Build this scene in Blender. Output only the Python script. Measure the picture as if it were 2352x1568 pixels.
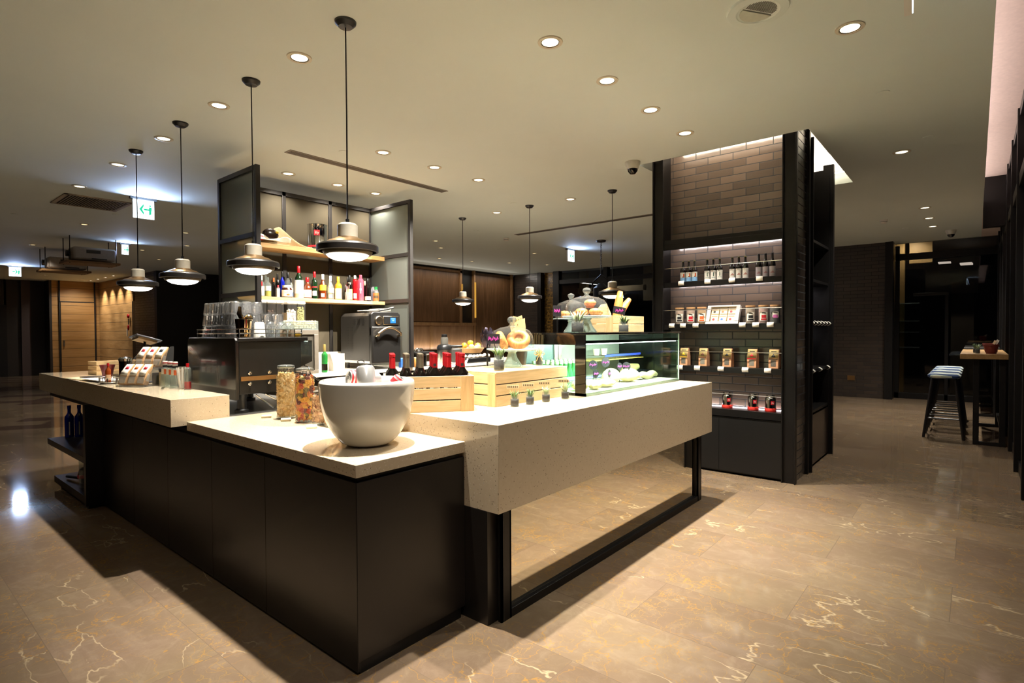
import bpy, bmesh, math, random
from mathutils import Matrix, Vector, Euler
S = bpy.context.scene
for o in list(bpy.data.objects): bpy.data.objects.remove(o)
PI = math.pi; rnd = random.Random(7)
sin, cos = math.sin, math.cos
COL = S.collection

# ------------------------------------------------------------------ camera
def make_camera():
    yaw, pitch, roll = math.radians(50.1149), math.radians(-1.07375), math.radians(-0.26163)
    f = Vector((cos(pitch)*sin(yaw), cos(pitch)*cos(yaw), sin(pitch)))
    r = f.cross(Vector((0, 0, 1))).normalized(); u = r.cross(f)
    r2 = r*cos(roll) + u*sin(roll); u2 = u*cos(roll) - r*sin(roll)
    cd = bpy.data.cameras.new('camera'); cd.sensor_width = 36; cd.lens = 1273.638/2352*36
    cd.clip_start = .05; cd.clip_end = 200
    c = bpy.data.objects.new('camera', cd); COL.objects.link(c)
    c.matrix_world = Matrix(((r2.x, u2.x, -f.x, -1.34629), (r2.y, u2.y, -f.y, -1.97702), (r2.z, u2.z, -f.z, 1.45), (0, 0, 0, 1)))
    S.camera = c
make_camera()
# ------------------------------------------------------------------ world, exposure
S.view_settings.view_transform = 'Standard'; S.view_settings.look = 'None'
S.view_settings.gamma = 1; S.view_settings.use_curve_mapping = False
S.view_settings.exposure = 0.17
W = bpy.data.worlds.new('night'); S.world = W; W.use_nodes = True
W.node_tree.nodes['Background'].inputs[0].default_value = (.05, .09, .25, 1)
W.node_tree.nodes['Background'].inputs[1].default_value = .12
try:
    S.cycles.caustics_reflective = True; S.cycles.caustics_refractive = False
    S.cycles.transparent_max_bounces = 40
except Exception: pass
WARM = (1, .935, .83); NEUT = (1, .94, .85); COOL = (.92, 1, .96)
SPOT_W = 375          # power of one near downlight

def spot(parent, loc, power, col=WARM, ang=112, blend=.9, rad=.025, aim=None):
    d = bpy.data.lights.new('spot', 'SPOT'); d.energy = power; d.color = col
    d.spot_size = math.radians(ang); d.spot_blend = blend; d.shadow_soft_size = rad
    o = bpy.data.objects.new('lamp_beam', d); COL.objects.link(o); o.parent = parent; o.location = loc
    if aim is not None: o.rotation_euler = Vector(aim).to_track_quat('-Z', 'Y').to_euler()
    return o
def area(parent, loc, sx, sy, power, col, aim=(0, 0, -1), spread=PI):
    d = bpy.data.lights.new('strip', 'AREA'); d.shape = 'RECTANGLE'; d.size = sx; d.size_y = sy
    d.energy = power; d.color = col; d.spread = spread
    o = bpy.data.objects.new('lamp_strip', d); COL.objects.link(o); o.parent = parent; o.location = loc
    a = Vector(aim); o.rotation_euler = a.to_track_quat('-Z', 'Y').to_euler()
    return o

# ------------------------------------------------------------------ materials
def lin(c):
    if isinstance(c, str):
        c = [int(c[i:i+2], 16)/255 for i in (0, 2, 4)]
        return tuple((x/12.92 if x <= .04045 else ((x+.055)/1.055)**2.4) for x in c)
    return c
class NT:
    def __init__(s, name):
        s.m = bpy.data.materials.new(name); s.m.use_nodes = True; s.t = s.m.node_tree
        s.b = s.t.nodes['Principled BSDF']; s.out = s.t.nodes['Material Output']
    def n(s, typ, **k):
        x = s.t.nodes.new('ShaderNode'+typ)
        for a, v in k.items():
            if a.startswith('i_'):
                key = a[2:]; key = int(key) if key.isdigit() else key.replace('_', ' ')
                x.inputs[key].default_value = v
            else: setattr(x, a, v)
        return x
    def l(s, a, b): s.t.links.new(a, b)
    def mix(s, fac, a, b, blend='MIX'):
        x = s.t.nodes.new('ShaderNodeMix'); x.data_type = 'RGBA'; x.blend_type = blend
        for i, v in ((0, fac), (6, a), (7, b)):
            if isinstance(v, bpy.types.NodeSocket): s.l(v, x.inputs[i])
            else: x.inputs[i].default_value = v if i == 0 else tuple(v)+(1,)*(4-len(v))
        return x.outputs[2]
    def math(s, op, a, b=0.0, clamp=False):
        x = s.t.nodes.new('ShaderNodeMath'); x.operation = op; x.use_clamp = clamp
        for i, v in ((0, a), (1, b)):
            if isinstance(v, bpy.types.NodeSocket): s.l(v, x.inputs[i])
            else: x.inputs[i].default_value = v
        return x.outputs[0]
    def coord(s, scale=(1, 1, 1), obj=True, rot=(0, 0, 0)):
        c = s.n('TexCoord'); m = s.n('Mapping'); m.inputs['Scale'].default_value = scale; m.inputs['Rotation'].default_value = rot
        s.l(c.outputs['Object'], m.inputs[0]); return m.outputs[0]
    def noise(s, vec, scale=5, detail=3, rough=.5, dist=0):
        x = s.n('TexNoise'); s.l(vec, x.inputs['Vector'])
        x.inputs['Scale'].default_value = scale; x.inputs['Detail'].default_value = detail
        x.inputs['Roughness'].default_value = rough; x.inputs['Distortion'].default_value = dist
        return x.outputs[0]
    def ramp(s, fac, stops):
        x = s.n('ValToRGB'); e = x.color_ramp.elements
        while len(e) < len(stops): e.new(.5)
        for i, (p, c) in enumerate(stops):
            e[i].position = p; e[i].color = (tuple(c)+(1,)) if hasattr(c, '__len__') else (c, c, c, 1)
        s.l(fac, x.inputs[0]); return x.outputs[0]
    def bump(s, h, strength=.3, dist=.01):
        x = s.n('Bump'); x.inputs['Strength'].default_value = strength; x.inputs['Distance'].default_value = dist
        s.l(h, x.inputs['Height']); s.l(x.outputs[0], s.b.inputs['Normal'])
    def set(s, **k):
        for a, v in k.items():
            a = {'col': 'Base Color', 'rough': 'Roughness', 'metal': 'Metallic', 'ecol': 'Emission Color', 'emit': 'Emission Strength', 'spec': 'Specular IOR Level', 'coat': 'Coat Weight', 'alpha': 'Alpha', 'trans': 'Transmission Weight', 'ior': 'IOR', 'sheen': 'Sheen Weight'}[a]
            if isinstance(v, bpy.types.NodeSocket): s.l(v, s.b.inputs[a])
            else: s.b.inputs[a].default_value = tuple(v)+(1,) if hasattr(v, '__len__') else v
        return s
MATS = {}
def M(name, col='808080', rough=.5, metal=0, var=.12, vs=30, **k):
    """plain procedural material: base colour with a little noise in colour and roughness"""
    if name in MATS: return MATS[name]
    t = NT(name); c = lin(col); v = t.coord()
    nz = t.noise(v, vs, 3)
    t.set(col=t.mix(nz, tuple(x*(1-var) for x in c), tuple(min(1, x*(1+var)) for x in c)), metal=metal)
    t.set(rough=t.math('MULTIPLY_ADD', nz, .12*rough)); 
    t.t.nodes[-1].inputs[2].default_value = rough*.94
    t.set(**k); MATS[name] = t.m; return t.m
def emit(name, col, e):
    if name in MATS: return MATS[name]
    t = NT(name); t.set(col=(0, 0, 0), ecol=lin(col), emit=e, rough=.4); MATS[name] = t.m; return t.m
def glass(name, tint='ffffff', refl=1.0, rough=0.0, base=0.0, bcol='ffffff'):
    """thin clear glass: see-through, tinted, with fresnel reflection"""
    if name in MATS: return MATS[name]
    t = NT(name); tr = t.n('BsdfTransparent'); tr.inputs[0].default_value = lin(tint)+(1,)
    g = t.n('BsdfGlossy'); g.inputs['Roughness'].default_value = rough
    lw = t.n('LayerWeight'); lw.inputs[0].default_value = .35
    f = t.math('MULTIPLY_ADD', lw.outputs['Facing'], .75*refl); f.node.inputs[2].default_value = .05*refl
    f.node.use_clamp = True
    p = t.math('POWER', lw.outputs['Facing'], 2.2); t.l(p, f.node.inputs[0])
    mx = t.n('MixShader'); t.l(f, mx.inputs[0]); t.l(tr.outputs[0], mx.inputs[1]); t.l(g.outputs[0], mx.inputs[2])
    last = mx
    if base > 0:
        d = t.n('BsdfDiffuse'); d.inputs[0].default_value = lin(bcol)+(1,)
        m2 = t.n('MixShader'); m2.inputs[0].default_value = base
        t.l(mx.outputs[0], m2.inputs[1]); t.l(d.outputs[0], m2.inputs[2]); last = m2
    t.l(last.outputs[0], t.out.inputs[0]); MATS[name] = t.m; return t.m

def mat_floor():
    t = NT('marble_floor')
    c = t.n('TexCoord'); sp = t.n('SeparateXYZ'); t.l(c.outputs['Object'], sp.inputs[0])
    cb = t.n('CombineXYZ'); t.l(t.math('ADD', sp.outputs[1], 30.24), cb.inputs[0]); t.l(t.math('ADD', sp.outputs[0], 14.55-.185), cb.inputs[1])
    br = t.n('TexBrick'); t.l(cb.outputs[0], br.inputs['Vector'])
    br.inputs['Color1'].default_value = (0, 0, 0, 1); br.inputs['Color2'].default_value = (1, 1, 1, 1); br.inputs['Mortar'].default_value = (.5, .5, .5, 1)
    br.inputs['Scale'].default_value = 1; br.inputs['Brick Width'].default_value = 1.26; br.inputs['Row Height'].default_value = .485
    br.inputs['Mortar Size'].default_value = .0018; br.offset = .5; br.inputs['Mortar Smooth'].default_value = .1
    rand = br.outputs['Color']; joint = br.outputs['Fac']
    # every slab gets its own piece of stone
    off = t.n('VectorMath', operation='SCALE'); t.l(rand, off.inputs[0]); off.inputs['Scale'].default_value = 37
    v = t.n('VectorMath', operation='ADD'); t.l(c.outputs['Object'], v.inputs[0]); t.l(off.outputs[0], v.inputs[1]); V = v.outputs[0]
    mp = t.n('Mapping'); t.l(V, mp.inputs[0]); mp.inputs['Scale'].default_value = (3.2, .9, 1); mp.inputs['Rotation'].default_value = (0, 0, .15)
    streak = t.noise(mp.outputs[0], 1.0, 6, .65, 1.2)
    cloud = t.noise(V, 1.5, 4, .55, .5)
    base = t.mix(t.ramp(cloud, [(.3, 0), (.7, 1)]), lin('796954'), lin('786555'))
    base = t.mix(t.math('MULTIPLY', t.ramp(streak, [(.35, 1), (.62, 0)]), .35), base, lin('6a5844'))
    base = t.mix(t.math('MULTIPLY', t.ramp(streak, [(.55, 0), (.75, 1)]), .35), base, lin('8f7e69'))
    fine = t.noise(V, 9, 6, .7, .8)
    base = t.mix(t.math('MULTIPLY', t.ramp(fine, [(.38, 1), (.55, 0)]), .16), base, lin('63523f'))
    base = t.mix(t.math('MULTIPLY', t.ramp(fine, [(.52, 0), (.68, 1)]), .2), base, lin('98866f'))
    base = t.mix(.13, base, rand, 'SOFT_LIGHT')
    def vein(scale, w, warp, sx=(1, 1, 1), rz=0.0):
        m = t.n('Mapping'); t.l(V, m.inputs[0]); m.inputs['Scale'].default_value = sx; m.inputs['Rotation'].default_value = (0, 0, rz)
        wn = t.n('TexNoise'); t.l(m.outputs[0], wn.inputs['Vector']); wn.inputs['Scale'].default_value = 3.2; wn.inputs['Detail'].default_value = 5
        s1 = t.n('VectorMath', operation='SCALE'); t.l(wn.outputs['Color'], s1.inputs[0]); s1.inputs['Scale'].default_value = warp
        a = t.n('VectorMath', operation='ADD'); t.l(m.outputs[0], a.inputs[0]); t.l(s1.outputs[0], a.inputs[1])
        vo = t.n('TexVoronoi'); vo.feature = 'DISTANCE_TO_EDGE'; vo.inputs['Scale'].default_value = scale; t.l(a.outputs[0], vo.inputs['Vector'])
        return t.ramp(vo.outputs['Distance'], [(0, 1), (w, 0)])
    m1 = t.ramp(t.noise(V, 1.7, 3), [(.40, 0), (.52, 1)])
    m2 = t.ramp(t.noise(V, 2.4, 3, .6), [(.46, 0), (.56, 1)])
    m3 = t.ramp(t.noise(V, 2.2, 3), [(.50, 0), (.58, 1)])
    g1 = t.math('MULTIPLY', vein(3.0, .014, .9), m1)
    g2 = t.math('MULTIPLY', vein(7.0, .022, .9), m2)
    g3 = t.math('MULTIPLY', vein(2.1, .016, .9, (1, .45, 1), .6), m3)
    base = t.mix(t.math('MULTIPLY', g3, .5), base, lin('cdb994'))
    base = t.mix(t.math('MULTIPLY', g1, .65), base, lin('a07530'))
    base = t.mix(t.math('MULTIPLY', g2, .5), base, lin('a07c3c'))
    # darker stone inlays further off in the lobby
    sk = t.n('Mapping'); t.l(c.outputs['Object'], sk.inputs[0]); sk.inputs['Rotation'].default_value = (0, 0, .5)
    b2 = t.n('TexBrick'); t.l(sk.outputs[0], b2.inputs['Vector']); b2.inputs['Scale'].default_value = 1
    b2.inputs['Color1'].default_value = (0, 0, 0, 1); b2.inputs['Color2'].default_value = (1, 1, 1, 1); b2.inputs['Mortar'].default_value = (1, 1, 1, 1)
    b2.inputs['Brick Width'].default_value = 1.0; b2.inputs['Row Height'].default_value = .45; b2.inputs['Mortar Size'].default_value = 0.001
    dark = t.ramp(b2.outputs['Color'], [(.34, 1), (.36, 0)])
    zone = t.math('MULTIPLY', t.math('GREATER_THAN', sp.outputs[1], 8.7), t.math('LESS_THAN', sp.outputs[0], 3.4))
    base = t.mix(t.math('MULTIPLY', t.math('MULTIPLY', dark, zone), .75), base, lin('4a3630'))
    base = t.mix(joint, base, lin('6b5c4c'))
    t.set(col=base, rough=t.math('MULTIPLY_ADD', streak, .05), spec=.5); t.t.nodes[-1].inputs[2].default_value = .045
    t.bump(joint, .25, -.002)
    return t.m
def mat_quartz():
    t = NT('speckled_quartz'); v = t.coord()
    vo = t.n('TexVoronoi'); t.l(v, vo.inputs['Vector']); vo.inputs['Scale'].default_value = 110
    near = t.ramp(vo.outputs['Distance'], [(.22, 1), (.34, 0)])
    sc = t.n('SeparateColor'); t.l(vo.outputs['Color'], sc.inputs[0])
    dk = t.math('MULTIPLY', near, t.ramp(sc.outputs[0], [(.1, 1), (.13, 0)]))
    lt = t.math('MULTIPLY', near, t.ramp(sc.outputs[1], [(.2, 1), (.25, 0)]))
    c = t.mix(t.noise(v, 60, 3), lin('c6b498'), lin('d2c2a6'))
    c = t.mix(t.math('MULTIPLY', dk, .8), c, lin('6a5a48')); c = t.mix(t.math('MULTIPLY', lt, .5), c, lin('f0e8dc'))
    t.set(col=c, rough=.055, spec=.5); return t.m
def mat_brick(name, axis, c1='3a332e', c2='2a2724', w=.255, h=.076, rough=.22, zoff=0, bumpn=.25):
    t = NT(name); c = t.n('TexCoord'); sp = t.n('SeparateXYZ'); t.l(c.outputs['Object'], sp.inputs[0])
    cb = t.n('CombineXYZ'); t.l(t.math('ADD', sp.outputs[axis], 20.05), cb.inputs[0]); t.l(t.math('ADD', sp.outputs[2], zoff), cb.inputs[1])
    br = t.n('TexBrick'); t.l(cb.outputs[0], br.inputs['Vector']); br.inputs['Scale'].default_value = 1
    br.inputs['Color1'].default_value = lin(c1)+(1,); br.inputs['Color2'].default_value = lin(c2)+(1,); br.inputs['Mortar'].default_value = (.006, .006, .006, 1)
    br.inputs['Brick Width'].default_value = w; br.inputs['Row Height'].default_value = h; br.inputs['Mortar Size'].default_value = .0045
    br.inputs['Mortar Smooth'].default_value = .25
    v = t.coord((1, 1, 2)); nz = t.noise(v, 14, 4, .6, .4)
    t.set(col=br.outputs['Color'], rough=t.math('MULTIPLY_ADD', br.outputs['Fac'], .5), spec=.6)
    t.t.nodes[-1].inputs[2].default_value = rough
    hgt = t.math('SUBTRACT', t.math('MULTIPLY', nz, bumpn), br.outputs['Fac']); t.bump(hgt, .55, .006)
    return t.m
def mat_wood(name, c1, c2, axis=0, scale=1, rough=.5, knots=True, planks=0):
    t = NT(name); sc = [9, 9, 9]; sc[axis] = .9; v = t.coord(tuple(x*scale for x in sc))
    a = t.noise(v, 1.6, 5, .6, 1.2); b = t.noise(v, 9, 2, .5, .3)
    c = t.mix(t.ramp(a, [(.35, 0), (.65, 1)]), lin(c1), lin(c2)); c = t.mix(t.math('MULTIPLY', t.ramp(b, [(.45, 0), (.6, 1)]), .25), c, tuple(x*.7 for x in lin(c2)))
    if knots:
        vo = t.n('TexVoronoi'); t.l(t.coord((7, 7, 7)), vo.inputs['Vector']); vo.inputs['Scale'].default_value = 1
        c = t.mix(t.math('MULTIPLY', t.ramp(vo.outputs['Distance'], [(.03, 1), (.07, 0)]), .7), c, lin('7a4a22'))
    if planks:
        cc = t.n('TexCoord'); sp = t.n('SeparateXYZ'); t.l(cc.outputs['Object'], sp.inputs[0])
        m = t.math('LESS_THAN', t.math('FRACT', t.math('DIVIDE', sp.outputs[2], planks)), .035); c = t.mix(m, c, (.02, .015, .01))
    t.set(col=c, rough=rough); t.bump(a, .15, .002); MATS[name] = t.m; return t.m

QUARTZ = mat_quartz()
BLACK = M('black_laminate', '221e1b', .33, .0, .1, 8, spec=.45)
BLKMET = M('black_steel', '1d1b1a', .38, .5, .15, 20)
STEEL = M('brushed_steel', 'b9b4aa', .28, 1, .08, 60)
CHROME = M('chrome', 'd8d8d8', .08, 1, .05)
BRASS = M('brass', 'a08058', .3, 1, .1)
PINE = mat_wood('pine_x', 'dfc294', 'd2b07c', 0)
PINEY = mat_wood('pine_y', 'dfc294', 'd2b07c', 1)
PINEZ = mat_wood('pine_z', 'dcba88', 'c29a62', 2)
CEIL = M('ceiling_paint', 'e3ebe3', .75, 0, .03, 2)
WHITE = M('white_paint', 'e9e4da', .5, 0, .03, 5)
BLKPL = M('black_plastic', '161616', .35, 0, .1, 15)
PAPER = M('paper', 'efe9dc', .8, 0, .05, 50)
KRAFT = M('kraft_paper', 'c49a6a', .8, 0, .1, 60)
RED = M('red_gloss', 'b3131c', .3, 0, .1, 30)
GREEN = M('leaf_green', '55703a', .5, 0, .3, 60)
PALEGREEN = M('pale_leaf', 'a9b98a', .5, 0, .25, 60)
CLEAR = glass('clear_glass', 'ffffff', .9, 0, .02)
CLEARB = glass('drinking_glass', 'f4f8f8', 1.6, .03, .05, 'f2f6f8')
_g = NT('tumbler_glass'); _g.set(col=(1, 1, 1), trans=.92, rough=0.0, ior=1.45, spec=.8); TUMB = _g.m
GREENGLASS = glass('greenish_case_glass', 'f0faf5', .55)
GREENBOT = M('dark_green_bottle', '0c2411', .08, 0, .1, 20, coat=.5)
DARKBOT = M('dark_bottle', '0d0907', .08, 0, .1, 20, coat=.5)
BROWNBOT = M('amber_bottle', '5a2408', .1, 0, .15, 20, coat=.5)
YELBOT = M('golden_bottle', 'b88424', .1, 0, .15, 20, coat=.5)
CLRBOT = glass('bottle_clear', 'eaf1ee', 1.1, .03, .12, 'd8dedb')
BLUEBOT = M('cobalt_bottle', '0a1a9a', .1, 0, .1, 20, coat=.5)
PINKBOT = M('pink_syrup', 'd8485a', .12, 0, .1, 20, coat=.4)
REDBOT = M('red_syrup', '8a0f14', .12, 0, .1, 20, coat=.4)
GREY = M('grey_plastic', '8f8c86', .45, 0, .06, 10)
DGREY = M('dark_grey_plastic', '37342f', .42, 0, .08, 12)
PINK = M('pink_chalk', 'f04fc0', .7, 0, .1, 80)
SLATE = M('chalk_slate', '1b1a20', .6, 0, .1, 40)
BREAD = mat_wood('bread_crust', 'd89a4e', 'b4702c', 2, 2.5, .6, False)
INK = M('ink_black', '151515', .6)
ORANGE = M('orange_print', 'd9622b', .5); YELLOW = M('yellow_print', 'e0b92e', .5)
BLUEP = M('blue_print', '2c5fb0', .5); TEAL = M('teal_print', '2f9a74', .5); REDP = M('red_print', 'c5202a', .5)

# ------------------------------------------------------------------ mesh helpers
class MB:
    def __init__(s): s.v = []; s.f = []; s.M = None
    def add(s, vs, fs):
        n = len(s.v)
        s.v += [tuple(s.M @ Vector(p)) if s.M is not None else tuple(p) for p in vs]
        s.f += [tuple(i+n for i in f) for f in fs]; return s
    def box(s, x0, x1, y0, y1, z0, z1):
        return s.add([(x0,y0,z0),(x1,y0,z0),(x1,y1,z0),(x0,y1,z0),(x0,y0,z1),(x1,y0,z1),(x1,y1,z1),(x0,y1,z1)],
                     [(0,3,2,1),(4,5,6,7),(0,1,5,4),(1,2,6,5),(2,3,7,6),(3,0,4,7)])
    def cbox(s, c, d): return s.box(c[0]-d[0]/2, c[0]+d[0]/2, c[1]-d[1]/2, c[1]+d[1]/2, c[2]-d[2]/2, c[2]+d[2]/2)
    def lathe(s, prof, c=(0, 0, 0), n=24, a0=0, a1=2*PI, sq=None):
        full = abs(a1-a0-2*PI) < 1e-6; k = n if full else n+1; vs = []; fs = []; rows = []
        for (r, z) in prof:
            if r < 1e-6: rows.append([len(vs)]); vs.append((c[0], c[1], c[2]+z)); continue
            row = []
            for i in range(k):
                a = a0+(a1-a0)*i/n; q = 1
                if sq: q = 1/((abs(cos(a))**sq+abs(sin(a))**sq)**(1/sq))
                row.append(len(vs)); vs.append((c[0]+r*q*cos(a), c[1]+r*q*sin(a), c[2]+z))
            rows.append(row)
        for p, q in zip(rows, rows[1:]):
            m = k if full else k-1
            for i in range(m):
                j = (i+1) % k
                if len(p) == 1 and len(q) == 1: continue
                if len(p) == 1: fs.append((p[0], q[j], q[i]))
                elif len(q) == 1: fs.append((p[i], p[j], q[0]))
                else: fs.append((p[i], p[j], q[j], q[i]))
        return s.add(vs, fs)
    def cyl(s, c, r, h, n=20, r2=None):
        r2 = r if r2 is None else r2
        return s.lathe([(0, 0), (r, 0), (r2, h), (0, h)], c, n)
    def rod(s, a, b, r, n=8): return s.tube([a, b], r, n)
    def tube(s, pts, r, n=8, closed=False, cap=True):
        P = [Vector(p) for p in pts]; k = len(P); vs = []; fs = []
        up = None
        for i, p in enumerate(P):
            d = (P[(i+1) % k]-P[i-1]) if closed else (P[min(i+1, k-1)]-P[max(i-1, 0)])
            d.normalize()
            if up is None: up = d.orthogonal().normalized()
            up = (up-d*up.dot(d)).normalized(); w = d.cross(up)
            rr = r[i] if hasattr(r, '__len__') else r
            for j in range(n):
                a = 2*PI*j/n; q = p+(up*cos(a)+w*sin(a))*rr; vs.append(tuple(q))
        m = k if closed else k-1
        for i in range(m):
            for j in range(n):
                a, b = i*n+j, i*n+(j+1) % n; c2, d2 = ((i+1) % k)*n+(j+1) % n, ((i+1) % k)*n+j
                fs.append((a, b, c2, d2))
        if not closed and cap: fs.append(tuple(range(n))[::-1]); fs.append(tuple((k-1)*n+j for j in range(n)))
        return s.add(vs, fs)
    def ball(s, c, r, n=12, m=8, sc=(1, 1, 1)):
        vs = [(c[0], c[1], c[2]-r*sc[2])]; fs = []
        for i in range(1, m):
            t = -PI/2+PI*i/m
            for j in range(n):
                a = 2*PI*j/n; vs.append((c[0]+r*cos(t)*cos(a)*sc[0], c[1]+r*cos(t)*sin(a)*sc[1], c[2]+r*sin(t)*sc[2]))
        vs.append((c[0], c[1], c[2]+r*sc[2])); T = len(vs)-1
        for j in range(n): fs.append((0, 1+(j+1) % n, 1+j)); fs.append((T, T-n+j, T-n+(j+1) % n))
        for i in range(m-2):
            for j in range(n):
                a = 1+i*n+j; b = 1+i*n+(j+1) % n; fs.append((a, b, b+n, a+n))
        return s.add(vs, fs)
    def prism(s, poly, d0, d1, axis='y'):
        f = {'y': lambda p, d: (p[0], d, p[1]), 'x': lambda p, d: (d, p[0], p[1]), 'z': lambda p, d: (p[0], p[1], d)}[axis]
        n = len(poly); vs = [f(p, d0) for p in poly]+[f(p, d1) for p in poly]
        fs = [tuple(range(n)), tuple(range(2*n-1, n-1, -1))]+[(i, (i+1) % n, (i+1) % n+n, i+n) for i in range(n)]
        return s.add(vs, fs)
    def grid(s, fn, nu, nv, closed=False):
        vs = [fn(i/nu, j/nv) for j in range(nv+1) for i in range(nu+1)]
        fs = [(j*(nu+1)+i, j*(nu+1)+i+1, (j+1)*(nu+1)+i+1, (j+1)*(nu+1)+i) for j in range(nv) for i in range(nu)]
        return s.add(vs, fs)
    def at(s, loc=(0, 0, 0), rz=0, rx=0, ry=0): s.M = Matrix.Translation(loc) @ Euler((rx, ry, rz)).to_matrix().to_4x4(); return s
def B(*a): return MB().box(*a)
def obj(name, mb, mat, parent=None, label=None, bevel=0, smooth=35, loc=None, rz=0, solid=0, sub=0, seg=2):
    me = bpy.data.meshes.new(name); me.from_pydata(mb.v, [], mb.f)
    bm = bmesh.new(); bm.from_mesh(me); bmesh.ops.recalc_face_normals(bm, faces=bm.faces); bm.to_mesh(me); bm.free()
    if smooth:
        me.polygons.foreach_set('use_smooth', [True]*len(me.polygons)); me.set_sharp_from_angle(angle=math.radians(smooth))
    me.materials.append(mat); o = bpy.data.objects.new(name, me); COL.objects.link(o)
    if parent: o.parent = parent
    if loc: o.location = loc
    if rz: o.rotation_euler[2] = rz
    if bevel:
        b = o.modifiers.new('bevel', 'BEVEL'); b.width = bevel; b.segments = seg; b.limit_method = 'ANGLE'; b.harden_normals = False
    if solid: m = o.modifiers.new('thick', 'SOLIDIFY'); m.thickness = solid; m.offset = 0
    if sub: m = o.modifiers.new('sub', 'SUBSURF'); m.levels = sub; m.render_levels = sub
    if label: o['label'] = label
    return o
def tag(o, label, cat, group=None):
    o['label'] = label; o['category'] = cat
    if group: o['group'] = group
    return o
def thing(name, label, cat, loc=(0, 0, 0), rz=0, group=None):
    o = bpy.data.objects.new(name, None); COL.objects.link(o); o.empty_display_size = .05
    o.location = loc; o.rotation_euler = (0, 0, rz); return tag(o, label, cat, group)
def solo(name, label, cat, mb, mat, group=None, **k): return tag(obj(name, mb, mat, **k), label, cat, group)
def struct(name, mb, mat, parent=None, **k):
    o = obj(name, mb, mat, parent, **k)
    if parent is None: o['kind'] = 'structure'
    return o
def dup(o, loc, rz=None, label=None, group=None, parent=None):
    c = o.copy(); COL.objects.link(c)
    if parent is None:
        c.location = loc
        if rz is not None: c.rotation_euler[2] = rz
        if label: c['label'] = label
        if group: c['group'] = group
    else: c.parent = parent
    for ch in [x for x in CH.get(o.name, [])]: dup(ch, None, parent=c)
    return c
CH = {}
def index_children():
    CH.clear()
    for o in bpy.data.objects:
        if o.parent: CH.setdefault(o.parent.name, []).append(o)
def text(name, s, size, mat, parent, loc, rot=(PI/2, 0, 0), ext=.0004, align='CENTER', label=None, sx=1):
    cu = bpy.data.curves.new('t', 'FONT'); cu.body = s; cu.size = size; cu.extrude = ext; cu.align_x = align; cu.align_y = 'CENTER'
    tmp = bpy.data.objects.new('t', cu); COL.objects.link(tmp)
    me = bpy.data.meshes.new_from_object(tmp); bpy.data.objects.remove(tmp); me.name = name
    me.materials.clear(); me.materials.append(mat)
    o = bpy.data.objects.new(name, me); COL.objects.link(o); o.parent = parent; o.location = loc; o.rotation_euler = rot; o.scale = (sx, 1, 1)
    if label: o['label'] = label
    return o
def face_cam(x, y): return math.atan2(-1.977-y, -1.346-x)    # heading of an upright label turned to the room's open side
ORD = ['first', 'second', 'third', 'fourth', 'fifth', 'sixth', 'seventh', 'eighth', 'ninth', 'tenth', 'eleventh', 'twelfth']
# ================================================================== the setting
CZ = 3.256
FLOOR = mat_floor()
struct('floor', B(-9, 13, -2.6, 25.5, -.1, 0), FLOOR)
struct('floor', B(13, 20, -9, 6, -.12, -.02), M('lobby_floor', '6f6252', .2))
cb = MB()
HX0, HX1, HY0, HY1 = 4.225, 6.58, -.81, .86
for a in ((-9, HX0, -2.05, 25.5), (HX1, 13, -2.05, 25.5), (HX0, HX1, -2.05, HY0), (HX0, HX1, HY1, 25.5)): cb.box(*a, CZ, CZ+.1)
struct('ceiling', cb, CEIL, smooth=0)
struct('ceiling', B(HX0-.25, HX1+.25, HY0-.25, HY1+.25, 3.56, 3.62), WHITE, smooth=0)          # lid of the light well round the pillar
wl = MB()
for a in ((HX0-.05, HX0, HY0-.05, HY1+.05), (HX1, HX1+.05, HY0-.05, HY1+.05), (HX0, HX1, HY0-.05, HY0), (HX0, HX1, HY1, HY1+.05)): wl.box(*a, CZ+.1, 3.56)
struct('trim_1', wl, WHITE, smooth=0)
# raised light cove along the street facade
struct('ceiling', B(-9, 9.62, -2.6, -1.75, 3.72, 3.78), M('cove_paint', 'ead6cc', .7), smooth=0)
struct('trim_2', MB().box(-9, 9.62, -1.8, -1.75, CZ+.1, 3.72), WHITE)
struct('trim_3', B(9.62, 9.8, -2.62, -2.05, 2.98, 3.72), BLKMET)
struct('ceiling', B(9.8, 13, -2.6, -2.05, CZ, CZ+.1), M('cove_paint', 'ead6cc', .7), smooth=0)
cv = struct('trim_4', B(-9, 9.6, -1.83, -1.80, 3.37, 3.385), emit('cove_led', 'ffe0d8', 4))
for i in range(6): area(cv, (-6.5+i*3, -1.88, 3.40), 2.9, .04, 4.6, (1, .87, .84), (0, -.45, .9))
# facade
GLN = glass('night_window_glass', 'cdd3da', .7)
fac = MB(); fac.box(-9, 13, -2.42, -2.32, 0, .12); fac.box(-9, 13, -2.42, -2.30, 2.88, 3.0); fac.box(-9, 13, -2.40, -2.30, 3.58, 3.66)
x = -8.4
for i in range(18):
    fac.box(x-.035, x+.035, -2.44, -2.285, 0, 3.66); fac.box(x+.10, x+.13, -2.40, -2.29, .12, 3.58); x += 1.22
wr = struct('window_1', fac, BLKMET, bevel=.004); struct('pane', B(-9, 13, -2.37, -2.36, .12, 3.6), GLN, wr)
fac2 = MB()
x = -8.4
for i in range(18): fac2.box(x+.3, x+1.0, -2.41, -2.395, .12, 3.5); x += 1.22
struct('wall_right', fac2, M('dark_facade_panel', '141312', .5))
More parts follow.
